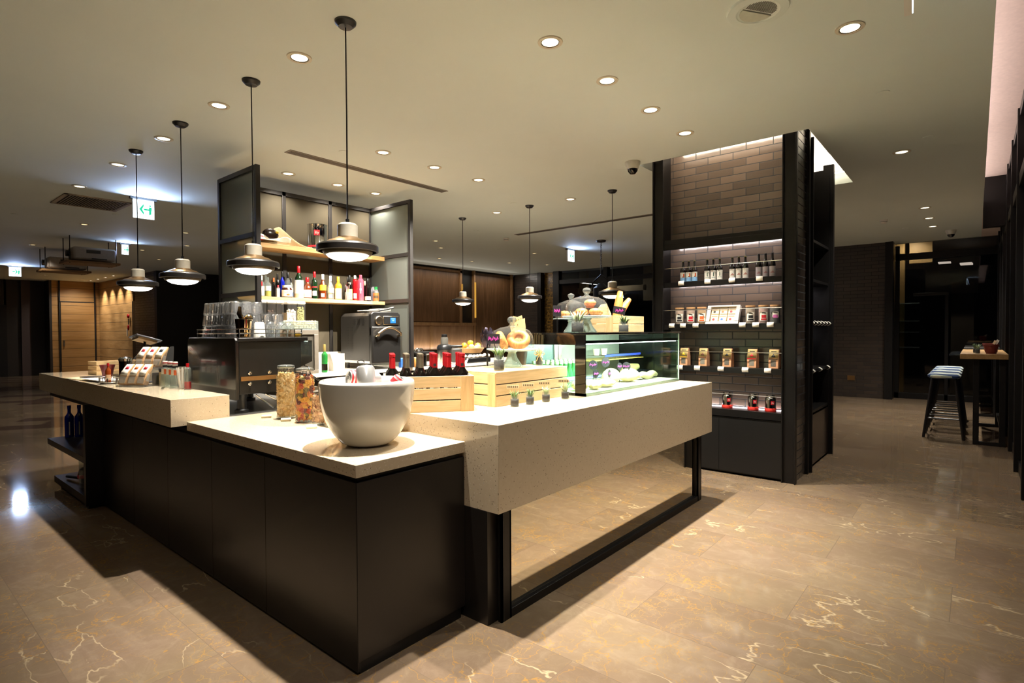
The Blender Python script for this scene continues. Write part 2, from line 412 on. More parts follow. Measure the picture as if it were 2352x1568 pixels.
# wall at the far end behind the pillar (plane x = 12.5)
BRX = mat_brick('glazed_black_brick_x', 1, '3f342c', '322a25', rough=.3)
BRY = mat_brick('glazed_black_brick_y', 0, '3f342c', '322a25', rough=.3)
struct('wall_far', B(12.5, 12.7, -.53, 2.6, 0, CZ), BRX)
struct('trim_5', B(12.42, 12.74, -.67, -.53, 0, CZ), BLKMET, bevel=.005)
struct('wall_far', B(12.5, 12.7, 8.5, 9.5, 0, CZ), BRX)
GOLD = mat_brick('gold_mosaic', 1, 'b3883a', '5c4520', .06, .05, .25)
struct('trim_6', B(12.62, 12.72, 7.9, 8.36, 0, CZ), GOLD)
w2 = MB()
for y0, y1 in ((8.36, 8.5), (7.68, 7.9), (6.02, 6.14), (4.4, 4.5), (2.6, 2.7)): w2.box(12.42, 12.6, y0, y1, 0, CZ)
w2.box(12.44, 12.56, 2.6, 7.9, 2.86, 2.98); w2.box(12.44, 12.56, 2.6, 8.5, 0, .15)
win2 = struct('window_2', w2, BLKMET, bevel=.004); struct('pane', B(12.5, 12.51, 2.6, 7.9, .1, CZ), GLN, win2)
w3 = MB()
w3.box(12.86, 12.96, -2.3, -.66, 2.90, 3.03); w3.box(12.86, 12.96, -2.3, -.66, 0, .12)
w3.box(12.86, 12.96, -1.56, -1.50, 0, 2.2); w3.box(12.86, 12.96, -.74, -.66, 0, 3.2); w3.box(12.84, 12.96, -1.56, -.98, 2.14, 2.2)
dr = struct('door_1', w3, BLKMET, bevel=.004)
struct('pane', B(12.9, 12.91, -2.3, -.66, .1, CZ), glass('door_glass', 'cccccc', .5), dr)
# what stands in the lobby beyond the glass
LB = M('lobby_beige', '8a6c36', .6); LD = M('lobby_dark', '2b2823', .6)
struct('wall_lobby', B(19, 19.2, -9, 14, -.1, 4), LD)
struct('wall_lobby', B(13, 19.2, 10.5, 10.7, 0, 4), LD)
struct('ceiling', B(12.95, 19.2, -9, 10.6, 3.55, 3.6), M('lobby_ceiling', '4a4033', .7))
struct('wall_lobby', B(13.4, 13.6, -.78, -.60, 0, 3.5), LB)
struct('wall_lobby', B(13.5, 13.7, -1.26, -.86, 2.88, 3.5), LB)
struct('wall_lobby', B(14.6, 14.9, -1.95, -1.55, 0, 2.5), M('lobby_taupe', '4b4132', .6))
lob = MB(); lob.box(13.2, 13.35, 5.2, 7.5, 2.6, 2.76); lob.box(13.2, 13.35, 7.2, 7.45, 0, 3.5); lob.box(13.2, 13.4, 3.0, 5.3, 2.3, 3.5)
struct('wall_lobby', lob, M('lobby_cream', '8c7550', .6))
for z in (1.05, 1.38, 1.62, 2.0):
    solo('glass_shelf', 'glass shelf glinting beyond the far glass door, at height %s of the lit rack' % {1.05: 'lowest', 1.38: 'second lowest', 1.62: 'second highest', 2.0: 'topmost'}[z], 'shelf', B(13.3, 13.6, -1.06, -.6, z, z+.018), glass('shelf_glass', 'c8e0d8', 2, .1, .2), group='glass shelves beyond the door')
for i, (y, z) in enumerate(((-1.1, 2.72), (-1.25, 2.28), (-1.62, 2.24), (-1.6, 2.45))):
    t = tag(obj('ceiling_panel_light', B(15+i*.6, 15.35+i*.6, y*1.11-.12, y*1.11+.12, 3.2-(2.7-z)*.35, 3.22-(2.7-z)*.35), emit('lobby_panel', 'ffeedd', 1.2)), 'small white ceiling light of the lobby beyond the glass door, ' + ('leftmost', 'second from left', 'second from right', 'rightmost')[i], 'ceiling light', 'lobby ceiling lights')
lb = thing('lobby_fill_lamp', 'added fill lamp brightening the lobby behind the far windows', 'lamp', (12.8, 6.2, 3.3)); obj('housing', B(-.05, .05, -.1, .1, 0, .1), BLKMET, lb); spot(lb, (0, 0, -.05), 60, WARM, 150, aim=(.5, 0, -1))  # added lamp, brightens the cream beams behind the window
lb = thing('lobby_fill_lamp', 'added fill lamp brightening the lobby beyond the glass door', 'lamp', (13.1, -.95, 3.35)); obj('housing', B(-.05, .05, -.05, .05, 0, .1), BLKMET, lb); spot(lb, (0, 0, -.05), 45, WARM, 160, aim=(.6, .1, -1))  # added lamp, brightens the pillar and rack past the door
# wood panelled back wall (plane y = 9.5)
WALN = mat_wood('walnut_panel', '6a4b30', '54391f', 2, .5, .4, False)
WALY = mat_wood('wainscot_wood', '8d6a4a', '7b5a3c', 2, .5, .45, False)
struct('wall_back', B(7.4, 12.5, 9.56, 9.7, 0, CZ), M('dark_recess', '15110e', .5))
struct('wall_back', MB().box(7.4, 10.02, 9.5, 9.56, 1.72, 3.14).box(10.66, 12.32, 9.5, 9.56, 0, 3.2), WALN)
struct('wall_back', MB().box(7.4, 8.86, 9.48, 9.56, 0, 1.62).box(8.96, 10.58, 9.48, 9.56, 0, 1.62), WALY)
tr = MB(); tr.box(7.4, 10.66, 9.44, 9.56, 1.62, 1.70).box(10.02, 10.10, 9.46, 9.56, 1.7, CZ).box(10.60, 10.66, 9.46, 9.56, 0, CZ).box(7.4, 10.1, 9.46, 9.56, 3.14, 3.2).box(12.32, 12.42, 9.46, 9.56, 0, CZ).box(8.86, 8.96, 9.46, 9.56, 0, 1.62)
struct('trim_7', tr, mat_wood('light_walnut_trim', '8f6c48', '7a5836', 2, 1, .4, False))
for x, z0, z1, w in ((10.08, 2.45, 2.82, 'left'), (10.62, 1.85, 2.9, 'right')):
    t = thing('brass_light_strip', 'slim glowing brass strip on the %s edge of the wood wall recess' % w, 'light', (x, 9.43, z0), group='light strips in the wood wall')
    obj('strip', B(-.02, .02, -.01, .02, 0, z1-z0), emit('brass_glow', 'd9a040', .9), t)
    t['category'] = 'wall light'
pl = struct('trim_8', B(7.6, 12.2, 9.28, 9.3, .9, .94), BLKMET)
area(pl, (9.9, 9.38, .98), 4.4, .05, 14, WARM, (0, .35, 1))
area(pl, (9.9, 9.2, 3.22), 4.4, .05, 28, WARM, (0, -.3, -1))
# dark walls towards the left
struct('wall_left', B(4.42, 4.6, 16.5, 18.2, 0, CZ), mat_brick('left_brick', 1, '4a403a', '332c28', rough=.3))
struct('wall_left', B(4.42, 4.52, 18.2, 18.5, 0, 2.45), BLKMET)
struct('wall_back', B(4.42, 8.6, 16.3, 16.5, 0, CZ), M('black_wall', '120f0d', .45))
LOAK = mat_wood('oak_plank', 'b58a55', 'a0763f', 0, .3, .5, False, .30)
struct('wall_left', B(4.45, 4.6, 18.5, 22.2, 0, CZ), mat_wood('oak_plank_side', 'c09560', 'a87d48', 1, .3, .5, False, .30))
struct('wall_back', B(3.12, 4.6, 22.2, 22.4, 0, CZ), LOAK)
dd = struct('door_2', MB().box(3.30, 3.34, 22.15, 22.2, 0, CZ).box(4.30, 4.34, 22.15, 22.2, 0, CZ).box(3.3, 4.34, 22.15, 22.2, 2.52, 2.55), M('door_gap', '0c0907', .6))
struct('door_leaf', B(3.35, 4.29, 22.14, 22.19, .02, 2.51), LOAK, dd); obj('handle', MB().cyl((3.42, 22.08, 1.15), .02, .02).box(3.40, 3.44, 22.09, 22.14, 1.0, 1.2), STEEL, dd)
DW = M('dark_wall', '2a2420', .5)
struct('wall_left', B(3.05, 3.12, 22.2, 23.1, 0, CZ), DW)
struct('wall_back', MB().box(-9, 2.06, 22.9, 23.1, 0, CZ).box(2.0, 3.12, 22.9, 23.1, 0, CZ), DW)
struct('trim_9', MB().box(2.42, 2.66, 22.8, 22.92, 0, CZ), M('mauve_pilaster', '4a3c3a', .5))
struct('door_3', B(-.5, 2.05, 22.82, 22.9, 0, 2.4), M('very_dark_door', '0a0a0c', .5))
struct('wall_camera', B(-9.2, -9, -2.6, 25.5, 0, 3.8), M('side_wall', '3a2d22', .6))
struct('wall_back', B(8.6, 8.7, 9.7, 16.5, 0, CZ), DW)

# ================================================================== ceiling fittings
REFL = emit('downlight_glow', 'fff0c8', 3.2); TRIM = M('trim_ring', 'd8cfb8', .4)
def downlight(x, y, label, power=0, r=.062, col=WARM, group='recessed downlights', bright=True, ang=112, glow=None, aim=None):
    t = thing('recessed_downlight', label, 'ceiling light', (x, y, CZ), group=group)
    obj('trim_ring', MB().lathe([(r*1.28, 0), (r*1.25, -.006), (r*.98, -.008), (r*.9, -.002)], (0, 0, 0), 28), TRIM, t)
    obj('reflector', MB().lathe([(r*.93, -.003), (r*.90, -.006), (r*.84, -.003)], (0, 0, 0), 28), M('dark_bronze_ring', '3a2c1a', .35, .8), t)
    obj('lamp', MB().lathe([(r*.84, -.003), (0, -.006)], (0, 0, 0), 24), glow or REFL, t)
    if power: spot(t, (0, 0, -.03), power, col, ang, aim=aim)
    return t
ROWA = [(.55, .25), (.589, 1.452), (.577, 2.659), (.567, 3.835), (.54, 5.1), (.51, 6.5)]
G1 = 'downlights above the service side of the island'
for i, (x, y) in enumerate(ROWA):
    if i == 0: n = 'round downlight straight above the white bowl'
    else: n = 'warm round downlight beside the pendants over the left counter, %s nearest of that row' % ORD[i-1]
    downlight(x, y, n, SPOT_W*(2.3, 1.8, 1.35, .95, .5, .4)[i], group=G1, ang=64)
G2 = 'downlights above the display counter'
for i, x in enumerate((1.501, 2.2, 2.899, 3.602)):
    downlight(x, .08, 'warm round downlight over the display counter, %s from the black pillar' % ('farthest', 'third', 'second', 'nearest')[i], SPOT_W*1.45, group=G2, ang=76)
G3 = 'downlights above the aisle by the facade'
for i, x in enumerate((-.5, 2.531, 5.564, 8.948, 9.953, 10.897)):
    downlight(x, -1.385, 'round downlight above the right hand aisle, ' + ('beside the photographer\'s end', 'large and near beside the speaker grille', 'level with the black pillar', 'first of the three far ones', 'middle of the three far ones', 'last of the three far ones')[i], SPOT_W*(.24, .42, .45, .6, .6, .6)[i], group=G3)
G4 = 'downlights between the two counters'
for i, (x, y) in enumerate(((2.143, 2.62), (2.822, 2.607), (3.51, 2.591))):
    downlight(x, y, 'small downlight above the working aisle near the slot diffuser, %s' % ('left', 'middle', 'right')[i], SPOT_W*1.75, group=G4, ang=104, aim=(0, .32, -1))
G5 = 'downlights above the bottle shelf'
for i, (x, y) in enumerate(((1.902, 3.9), (2.542, 3.9), (3.1, 3.9))):
    downlight(x, 4.05, 'small downlight right over the framed bottle shelves, %s' % ('left', 'middle', 'right')[i], SPOT_W*.28, group=G5, ang=125)
G6 = 'downlights above the right hand pendants'
for i, (x, y) in enumerate(((5.02, 3.635), (5.035, 2.30), (5.0, 1.0))):
    if i < 2: downlight(x, y, 'twin lensed downlight next to the right pendants, %s' % ('left', 'right')[i], SPOT_W*1.6, group=G6, ang=84)
far = [(-4.5, .2), (-4.5, 4.5), (-4.5, 9), (-1.8, 1.5), (-1.8, 5.5), (-7, 2.5), (-1.5, 10)]  # unseen downlights, added to fill ceiling and floor with light
for i, (x, y) in enumerate(far): downlight(x, y, 'added fill downlight out of view left of the island, %s from the facade' % ORD[i], SPOT_W*(.18, .25, .25, .02, .03, .3, .15)[i], group='added fill downlights over the open floor')
DIM = emit('dim_downlight_glow', 'ffe2a8', 1.6)
farpx = [(6.9, 6.9), (8.05, 8.2), (9.0, 8.0), (9.9, 7.5), (10.9, 7.0), (8.9, 5.9), (10.9, 3.0), (11.9, 2.2), (7.0, 9.0), (6.2, 6.3), (1.2, 9.4), (2.6, 9.0), (2.8, 12.0), (3.6, 13.5), (2.0, 14.0), (3.2, 10.6), (4.6, 9.4), (3.4, 8.0), (1.1, 12.8)]
FARL = ['just right of the shelf frame', 'above the left part of the wood wall', 'before the wood wall recess', 'above the wood wall recess', 'before the wood wall corner', 'between the two left pendants of the right row', 'left of the pillar near the window', 'close to the window left of the pillar', 'by the frame over the wood wall edge', 'beyond the shelf frame', 'left of the hung projectors', 'between air grille and projectors', 'right of the nearer projector', 'right of the farther projector', 'beyond the farther projector', 'between projector and pendants', 'left of the frame above the black wall', 'right of the lit exit sign', 'left of the farther projector']
for i, (x, y) in enumerate(farpx):
    downlight(x, y, 'tiny distant downlight ' + FARL[i], (50 if x > 5 else 75), .05, group='distant downlights at the back', glow=DIM)
for i in range(4):
    downlight(4.05-.0*i, 18.9+i*.85, 'bright little wall washer before the oak side wall, %s from the corner' % ('fourth', 'third', 'second', 'first')[i], 120, .05, group='wall washers at the oak wall', glow=emit('washer_glow', 'fff0d0', 6), ang=70, aim=(.35, 0, -1))
for i, (x, y) in enumerate(((3.75, -1.42), (5.2, -1.62), (8.3, -1.1), (10.8, -1.0), (1.87, 2.9), (4.72, 3.05), (6.2, 5.6), (5.9, 4.9), (9.4, 3.0), (7.9, 6.1), (1.3, 8.1), (.3, 9.2), (3.1, 5.9))):
    solo('sprinkler_cover', 'flat round sprinkler cover plate in the ceiling, %s' % ('near the speaker grille', 'right of the light well', 'over the far aisle', 'near the far wall', 'beside the big pendant cord', 'before the bottle shelf frame', 'above the wood wall side', 'left of the far pendants', 'behind the pillar', 'towards the gold mosaic', 'by the air grille', 'left of the air grille', 'right of the exit sign')[i], 'ceiling plate', MB().lathe([(.045, 0), (.045, -.004), (0, -.006)], (0, 0, 0), 20), CEIL, 'ceiling cover plates', loc=(x, y, CZ))
downlight(3.75, 21.2, 'distant downlight right before the oak door at far left', 90, .05, group='distant downlights at the back', glow=DIM, aim=(0, .4, -1))
downlight(2.6, 20.2, 'added fill downlight before the dark wall left of the oak door', 60, .05, group='distant downlights at the back', glow=DIM)  # extra lamp added to lift the far left end
# air outlets
SLOT = M('slot_grey', '7d7468', .6); SLD = M('slot_dark', '4a443c', .7)
for n, (x0, x1, y0, y1), lab in (('a', (1.49, 3.63, 3.24, 3.36), 'long slim slot diffuser in the ceiling before the shelf frame'), ('b', (6.66, 6.78, 1.4, 4.65), 'long slim slot diffuser in the ceiling behind the pillar')):
    t = thing('slot_diffuser', lab, 'vent', ((x0+x1)/2, (y0+y1)/2, CZ), group='slot diffusers'); hx, hy = (x1-x0)/2, (y1-y0)/2
    obj('frame', B(-hx, hx, -hy, hy, -.006, 0), SLOT, t)
    g = MB()
    for k in (-.5, 0, .5):
        if hx > hy: g.box(-hx+.02, hx-.02, k*hy-.008, k*hy+.008, -.008, -.006)
        else: g.box(k*hx-.008, k*hx+.008, -hy+.02, hy-.02, -.008, -.006)
    obj('blade', g, SLD, t)
t = thing('air_grille', 'large rectangular slatted air grille in the ceiling at far left', 'vent', (.85, 7.43, CZ))
obj('frame', MB().box(-.38, .38, -.40, -.36, -.012, 0).box(-.38, .38, .36, .40, -.012, 0).box(-.38, -.34, -.4, .4, -.012, 0).box(.34, .38, -.4, .4, -.012, 0), M('grille_frame', 'a8997e', .6), t)
g = MB(); g.box(-.34, .34, -.36, .36, -.003, 0)
obj('backing', g, M('grille_dark', '14110e', .8), t); g = MB()
for i in range(22): g.box(-.34+i*.0315, -.329+i*.0315, -.36, .36, -.011, -.004)
obj('slats', g, M('grille_slat', '9a8c74', .6), t)
t = thing('speaker_grille', 'round white ceiling speaker with a half slotted face at the top edge', 'speaker', (1.975, -1.02, CZ), rz=-.6)
obj('ring', MB().lathe([(.165, 0), (.16, -.012), (.115, -.016), (.105, -.01), (.0, -.009)], (0, 0, 0), 40), CEIL, t)
g = MB()
for i in range(19):
    x = -.085+i*.0095; h = math.sqrt(max(0, .096**2-x*x)); g.box(x, x+.005, -h, -.005, -.0115, -.008)
obj('slots', g, SLD, t)
obj('baffle', MB().prism([(.094*cos(a), .006+.09*sin(a)) for a in [PI*i/20 for i in range(21)]], -.017, -.009, 'z'), M('baffle_grey', 'c2c4b4', .6), t)
def dome_cam(x, y, label, dark=False):
    t = thing('dome_camera', label, 'security camera', (x, y, CZ), group='dome security cameras')
    obj('housing', MB().lathe([(.082, 0), (.08, -.025), (.062, -.075), (.045, -.08)], (0, 0, 0), 28), M('camera_white', 'd8d6c8', .4), t)
    obj('dome', MB().lathe([(.056, -.072), (.052, -.1), (.03, -.125), (0, -.132)], (0, 0, 0), 24), M('camera_dome', '0c0c0e', .06, 0, coat=1), t)
dome_cam(4.08, .86, 'white dome security camera on the ceiling left of the black pillar'); dome_cam(11.6, -1.62, 'dome security camera by the far glass door')
for x, y, l in ((9.65, -.8, 'small ribbed smoke detector on the ceiling above the far aisle'), (6.9, 5.05, 'small bluish smoke detector left of the far exit sign'), (2.72, 17.2, 'smoke detector on the far left ceiling above the oak door')):
    t = thing('smoke_detector', l, 'smoke detector', (x, y, CZ), group='smoke detectors')
    obj('base', MB().lathe([(.06, 0), (.06, -.02), (.05, -.03), (.05, -.04), (.03, -.055), (0, -.057)], (0, 0, 0), 24), WHITE, t)
    obj('slit', MB().lathe([(.0515, -.031), (.0515, -.036)], (0, 0, 0), 24), BLKPL, t)
# exit signs
EXW = emit('exit_white', 'dff6ff', 5.0); EXG = emit('exit_green', '10c890', 1.1)
def exit_sign(x, y, label, w=.25, h=.25, rz=0, left=True, drop=.03, power=5):
    t = thing('exit_sign', label, 'exit sign', (x, y, CZ-drop-h/2), rz, 'lit exit signs')
    obj('housing', B(-w/2, w/2, -.012, .02, -h/2, h/2), WHITE, t); obj('bracket', B(-w/2-.03, w/2+.03, -.03, .03, h/2, h/2+drop), M('bracket_grey', '3a3a3a', .5), t)
    obj('face', B(-w/2+.004, w/2-.004, -.017, -.012, -h/2+.004, h/2-.004), EXW, t)
    s = -1 if left else 1; a = MB()
    for sg in (-1, 1): a.prism([(s*.055*w/.25, 0), (0, sg*.075*w/.25), (0, sg*.042*w/.25), (s*.02*w/.25, 0)], -.0185, -.017)
    a.box(min(0, -s*.06), max(0, -s*.06), -.0185, -.017, -.011, .011)
    obj('arrow', a, EXG, t)
    a = MB(); a.ball((.075*w/.25, -.018, .055*h/.25), .012, 8, 6, (1, .1, 1)); a.prism([(.06*w/.25, -.07*h/.25), (.085*w/.25, -.06*h/.25), (.095*w/.25, .035*h/.25), (.06*w/.25, .04*h/.25)], -.0185, -.017)
    obj('running_figure', a, EXG, t)
    area(t, (0, -.05, 0), w, h, power, (.45, .6, 1), (0, -1, .25)); return t
exit_sign(1.22, 6.6, 'glowing exit sign with left arrow hanging beside the air grille', power=13)
exit_sign(8.915, 4.9, 'small glowing exit sign with left arrow between the far pendants and the pillar', power=6)
exit_sign(1.55, 17.8, 'glowing exit sign at the far left edge above the dark wall', left=False, power=14)
exit_sign(2.26, 11.2, 'small glowing exit sign at the right end of the hung projectors', .12, .2, left=True, power=5)
exit_sign(1.93, -1.72, 'exit sign seen edge on at the top right of the ceiling', .25, .22, rz=.068, power=1)
# projectors on hung boards
def projector(x, y, label, w=.84):
    t = thing('projector', 'white '+label, 'projector', (x, y, 2.80), group='ceiling projectors')
    obj('body', B(-w*.36, w*.44, -.2, .2, .03, .27), M('projector_white', '9d958c', .5), t, bevel=.04, seg=3)
    obj('lens', MB().at((-w*.36-.02, 0, .15), ry=-PI/2).lathe([(0, 0), (.06, 0), (.06, .05), (0, .06)], n=16), BLKPL, t)
    obj('vent_grille', MB().box(-.10, .12, -.205, -.2, .16, .22), DGREY, t); obj('slot', B(-.02, .22, -.205, -.2, .05, .07), BLKPL, t)
    b = thing('hung_board', 'wooden board hung from the ceiling under the %s' % label, 'shelf', (x, y, 2.78), group='hung projector boards')
    obj('board', B(-w/2, w/2, -.28, .28, -.02, .02), mat_wood('board_wood', '7d5c36', '6a4b28', 0, 1, .5, False), b)
    for sx in (-1, 1):
        for sy in (-1, 1): obj('rod', MB().cyl((sx*(w/2-.06), sy*.24, -.03), .008, CZ-2.78+.03, 8), BLKMET, b)
projector(1.66, 11.1, 'projector nearer the pendants'); projector(1.68, 13.2, 'projector farther back at left')

# ================================================================== pendants
def pendant(x, y, label, group, cordtop=CZ, chain=False, power=26):
    t = thing('pendant_lamp', label, 'pendant lamp', (x, y, 0), group=group); z = 1.865
    obj('canopy', MB().lathe([(.062, 0), (.06, -.012), (.04, -.032), (.0, -.036)], (0, 0, CZ), 28), BLKPL, t)
    obj('cord', MB().tube([(0, 0, CZ-.03), (.002, 0, 2.7), (0, 0, z+.225)], .0045, 8), BLKPL, t)
    obj('cord_grip', MB().cyl((0, 0, z+.215), .011, .03, 12), BLKPL, t)
    obj('neck', MB().lathe([(0, .222), (.045, .22), (.058, .208), (.058, .135), (.0, .135)], (0, 0, z), 32), M('lamp_ceramic', 'a8a294', .4), t)
    obj('collar', MB().lathe([(.058, .140), (.075, .13), (.11, .118), (.135, .1), (.135, .09)], (0, 0, z), 36), BRASS, t)
    obj('ring_shade', MB().lathe([(.13, .105), (.168, .095), (.176, .085), (.176, .055), (.165, .052), (.165, .085), (.13, .09)], (0, 0, z), 40), M('shade_black', '24211f', .35, .3), t)
    obj('lower_ring', MB().lathe([(.14, .09), (.142, .05), (.135, .036), (.122, .034), (.122, .09)], (0, 0, z), 36), M('bronze_ring', '6b5f4c', .35, .7), t)
    obj('glass_dome', MB().lathe([(.123, .04), (.112, .024), (.085, .010), (.045, .002), (0, 0)], (0, 0, z), 32), emit('pendant_glow', 'fff6e8', 7), t)
    spot(t, (0, 0, z-.01), power, NEUT, 150, 1, .09)
    return t
for i, (x, y) in enumerate(((.543, .856), (.54, 2.03), (.522, 3.3), (.515, 4.43))):
    pendant(x, y, 'black rimmed left row pendant, ' + ('nearest and largest, above the bowl and jars', 'in front of the left post of the shelf frame', 'second from the left, left of the shelf frame', 'leftmost and farthest, by the lit exit sign')[i], 'pendants over the left counter')
for i, (x, y) in enumerate(((4.97, 4.32), (4.98, 2.97), (5.0, 1.63))):
    pendant(x, y, 'black rimmed right row pendant, ' + ('leftmost before the wood wall', 'middle one before the dark brick', 'rightmost above the cake stands')[i], 'pendants behind the display counter', power=16)
t = thing('chain_lantern', 'dark lantern on a chain beyond the rightmost pendant', 'pendant lamp', (8.35, 3.79, 0))
obj('canopy', MB().lathe([(.1, 0), (.09, -.03), (0, -.05)], (0, 0, CZ), 24), BLKPL, t)
g = MB(); z = CZ-.05; k = 0
while z > 2.55:
    g.at((0, 0, z-.03), rz=(k % 2)*PI/2, rx=PI/2); g.tube([(.014*cos(a), .026*sin(a), 0) for a in [2*PI*i/10 for i in range(10)]], .005, 5, True); z -= .044; k += 1
obj('chain', g, BLKMET, t)
g = MB().tube([(0, -.2, 2.25), (0, -.2, 2.42), (0, 0, 2.57), (0, .2, 2.42), (0, .2, 2.25)], .018, 8); obj('frame', g, BLKMET, t)
obj('lantern_body', MB().lathe([(0, 2.4), (.05, 2.4), (.16, 2.3), (.16, 2.12), (0, 2.12)], (0, 0, 0), 20), BLKMET, t)
# ================================================================== the island
t = solo('low_worktop', 'pale speckled stone top of the low corner counter under the white bowl', 'countertop', MB().prism([(0, 0), (.644, 0), (.644, 1.80), (0, 1.80)], .838, .893, 'z'), QUARTZ, bevel=.002)
t = thing('corner_cabinet', 'long black panelled counter base under the low stone top', 'cabinet', (0, 0, 0))
obj('carcass', MB().box(.02, .62, .02, 3.58, .05, .838), BLKMET, t)
pn = [(.007, .80), (.803, 1.45), (1.453, 2.15), (2.153, 2.85), (2.853, 3.595)]
for a, b in pn: obj('panel', B(.005, .02, a, b, .012, .815), BLACK, t, bevel=.0008)
obj('panel', B(.007, .643, .005, .02, .055, .815), BLACK, t, bevel=.0008)
obj('toe_kick', B(.02, .62, .012, .05, 0, .055), BLKPL, t)
t = solo('display_worktop', 'thick pale speckled stone block of the display counter carrying crates and glass case', 'countertop', MB().prism([(.646, -.223), (3.463, -.223), (3.463, .78), (.646, .78)], .566, .998, 'z'), QUARTZ, bevel=.002)
MIRR = NT('polished_mirror').set(col=lin('ddd8c8'), metal=1, rough=.008).m
t = thing('mirror_plinth', 'mirror clad plinth with slim black steel posts under the stone display counter', 'counter base', (0, 0, 0))
obj('mirror_panel', MB().box(.75, 3.30, -.16, .70, .035, .565), MIRR, t, label='mirror panel')
obj('side_panel', B(.645, .75, -.15, .72, 0, .565), BLACK, t); obj('side_panel', B(3.30, 3.315, -.16, .70, 0, .565), BLKMET, t)
for x in (.71, 3.245):
    g = MB().box(x, x+.075, -.185, -.175, 0, .566).box(x, x+.012, -.185, -.16, 0, .566).box(x+.063, x+.075, -.185, -.16, 0, .566)
    obj('post', g, BLKMET, t)
obj('bottom_rail', MB().box(.785, 3.245, -.185, -.16, 0, .045), BLKMET, t, bevel=.002)
t = solo('service_ledge', 'raised thick speckled stone ledge at the left end of the island', 'countertop', MB().prism([(-.089, 1.803), (.262, 1.803), (.262, 4.86), (1.3, 4.86), (1.3, 5.445), (-.089, 5.445)], .868, 1.038, 'z'), QUARTZ, bevel=.002)
t = thing('end_shelf_unit', 'black open shelf unit under the far end of the raised ledge', 'shelf unit', (0, 0, 0))
obj('side_panel', B(-.12, .25, 3.60, 3.66, .03, .866), BLACK, t); obj('toe_kick', B(-.10, .25, 3.62, 3.7, 0, .03), BLKPL, t)
obj('shelf', B(-.12, .20, 3.66, 4.95, .375, .428), BLACK, t, bevel=.001); obj('shelf', B(-.12, .20, 3.66, 4.70, .045, .105), BLACK, t, bevel=.001)
obj('plinth', B(-.09, .19, 3.66, 4.60, 0, .045), BLKPL, t); obj('top_rail', B(-.085, .20, 3.66, 5.0, .84, .866), BLACK, t)
obj('side_panel', B(.9, 1.2, 4.92, 5.4, 0, .866), BLACK, t)
# inner work side
DST = M('worktop_steel', '6a6864', .35, .7, .1, 30)
t = thing('service_bench', 'dark steel work bench behind the raised ledge under the coffee machine', 'counter', (0, 0, 0))
obj('bench_top', B(.28, 1.09, 1.82, 4.7, .855, .885), DST, t); obj('body', B(.65, 1.08, 1.84, 4.68, .05, .855), BLKMET, t)
for y in (2.5, 3.2, 3.9): obj('door_gap', B(1.08, 1.084, y-.005, y+.005, .1, .82), BLKPL, t)
t = thing('back_worktop', 'white back counter under the bottle shelves with the oven on it', 'counter', (0, 0, 0))
obj('top', B(1.1, 6.4, 3.48, 4.36, .958, .998), M('back_counter_white', 'd9d2c4', .25), t, bevel=.002); obj('body', B(1.12, 6.35, 3.55, 4.34, .05, .958), BLKMET, t)

# framed shelf screen
FR = M('frame_charcoal', '2b2826', .45, .4, .1, 15)
FROST = NT('frosted_glass'); FROST.set(col=lin('aeb3a8'), rough=.42, trans=.82, ior=1.12, spec=.35); FROST = FROST.m
t = thing('screen_frame', 'charcoal steel frame with frosted panes around the bottle shelves', 'partition', (0, 0, 0))
X0, X1, Y0, Y1, ZT = 1.24, 3.22, 3.45, 4.33, 3.10; w = .045
for x, y in ((X0, Y0), (X1-w, Y0), (X0, Y1-w), (1.95, Y1-w), (2.56, Y1-w), (X1-w, Y1-w)):
    obj('post', B(x, x+w, y, y+w, .998, ZT), FR, t, bevel=.002)
for z in (1.82, 2.40, ZT-w):
    obj('rail', B(X0, X0+w, Y0+w, Y1-w, z, z+w), FR, t); obj('rail', B(X1-w, X1, Y0+w, Y1-w, z, z+w), FR, t)
obj('rail', B(X0+w, X1-w, Y1-w, Y1, ZT-w, ZT), FR, t)
zs = [1.0, 1.82, 2.40, ZT-w]
for a, b in zip(zs, zs[1:]):
    obj('pane', B(X0+.018, X0+.026, Y0+w, Y1-w, a+(w if a > 1 else 0), b), FROST, t); obj('pane', B(X1-.026, X1-.018, Y0+w, Y1-w, a+(w if a > 1 else 0), b), FROST, t)
BPANE = NT('smoky_frosted_pane'); BPANE.set(col=lin('6e6554'), rough=.4, trans=.6, ior=1.12, spec=.35); BPANE = BPANE.m
DPANE = NT('smoked_back_pane'); DPANE.set(col=lin('4d473d'), rough=.3, spec=.6); DPANE = DPANE.m
for x0, x1 in ((X0+w, 1.95), (1.995, 2.56), (2.605, X1-w)): obj('pane', B(x0, x1, Y1-.028, Y1-.02, 1.2, ZT-w), BPANE, t)
for x0, x1 in ((X0+w, 1.95), (1.995, 2.56), (2.605, X1-w)): obj('lower_panel', B(x0, x1, Y1-.018, Y1-.01, 1.2, 1.84), DPANE, t)
PSH = mat_wood('shelf_oak', 'd8ae74', 'c4955a', 0, .8, .45, False)
obj('wooden_shelf', B(X0+w, X1-w, 3.97, 4.28, 1.80, 1.842), PSH, t, bevel=.002, label='pale wooden lower shelf')
obj('backsplash', B(1.3, 3.15, 4.27, 4.285, 1.0, 1.20), WHITE, t, label='white backsplash strip')
obj('wooden_shelf', B(X0+w, X1-w, 3.97, 4.28, 2.375, 2.425), PSH, t, bevel=.002, label='pale wooden upper shelf')

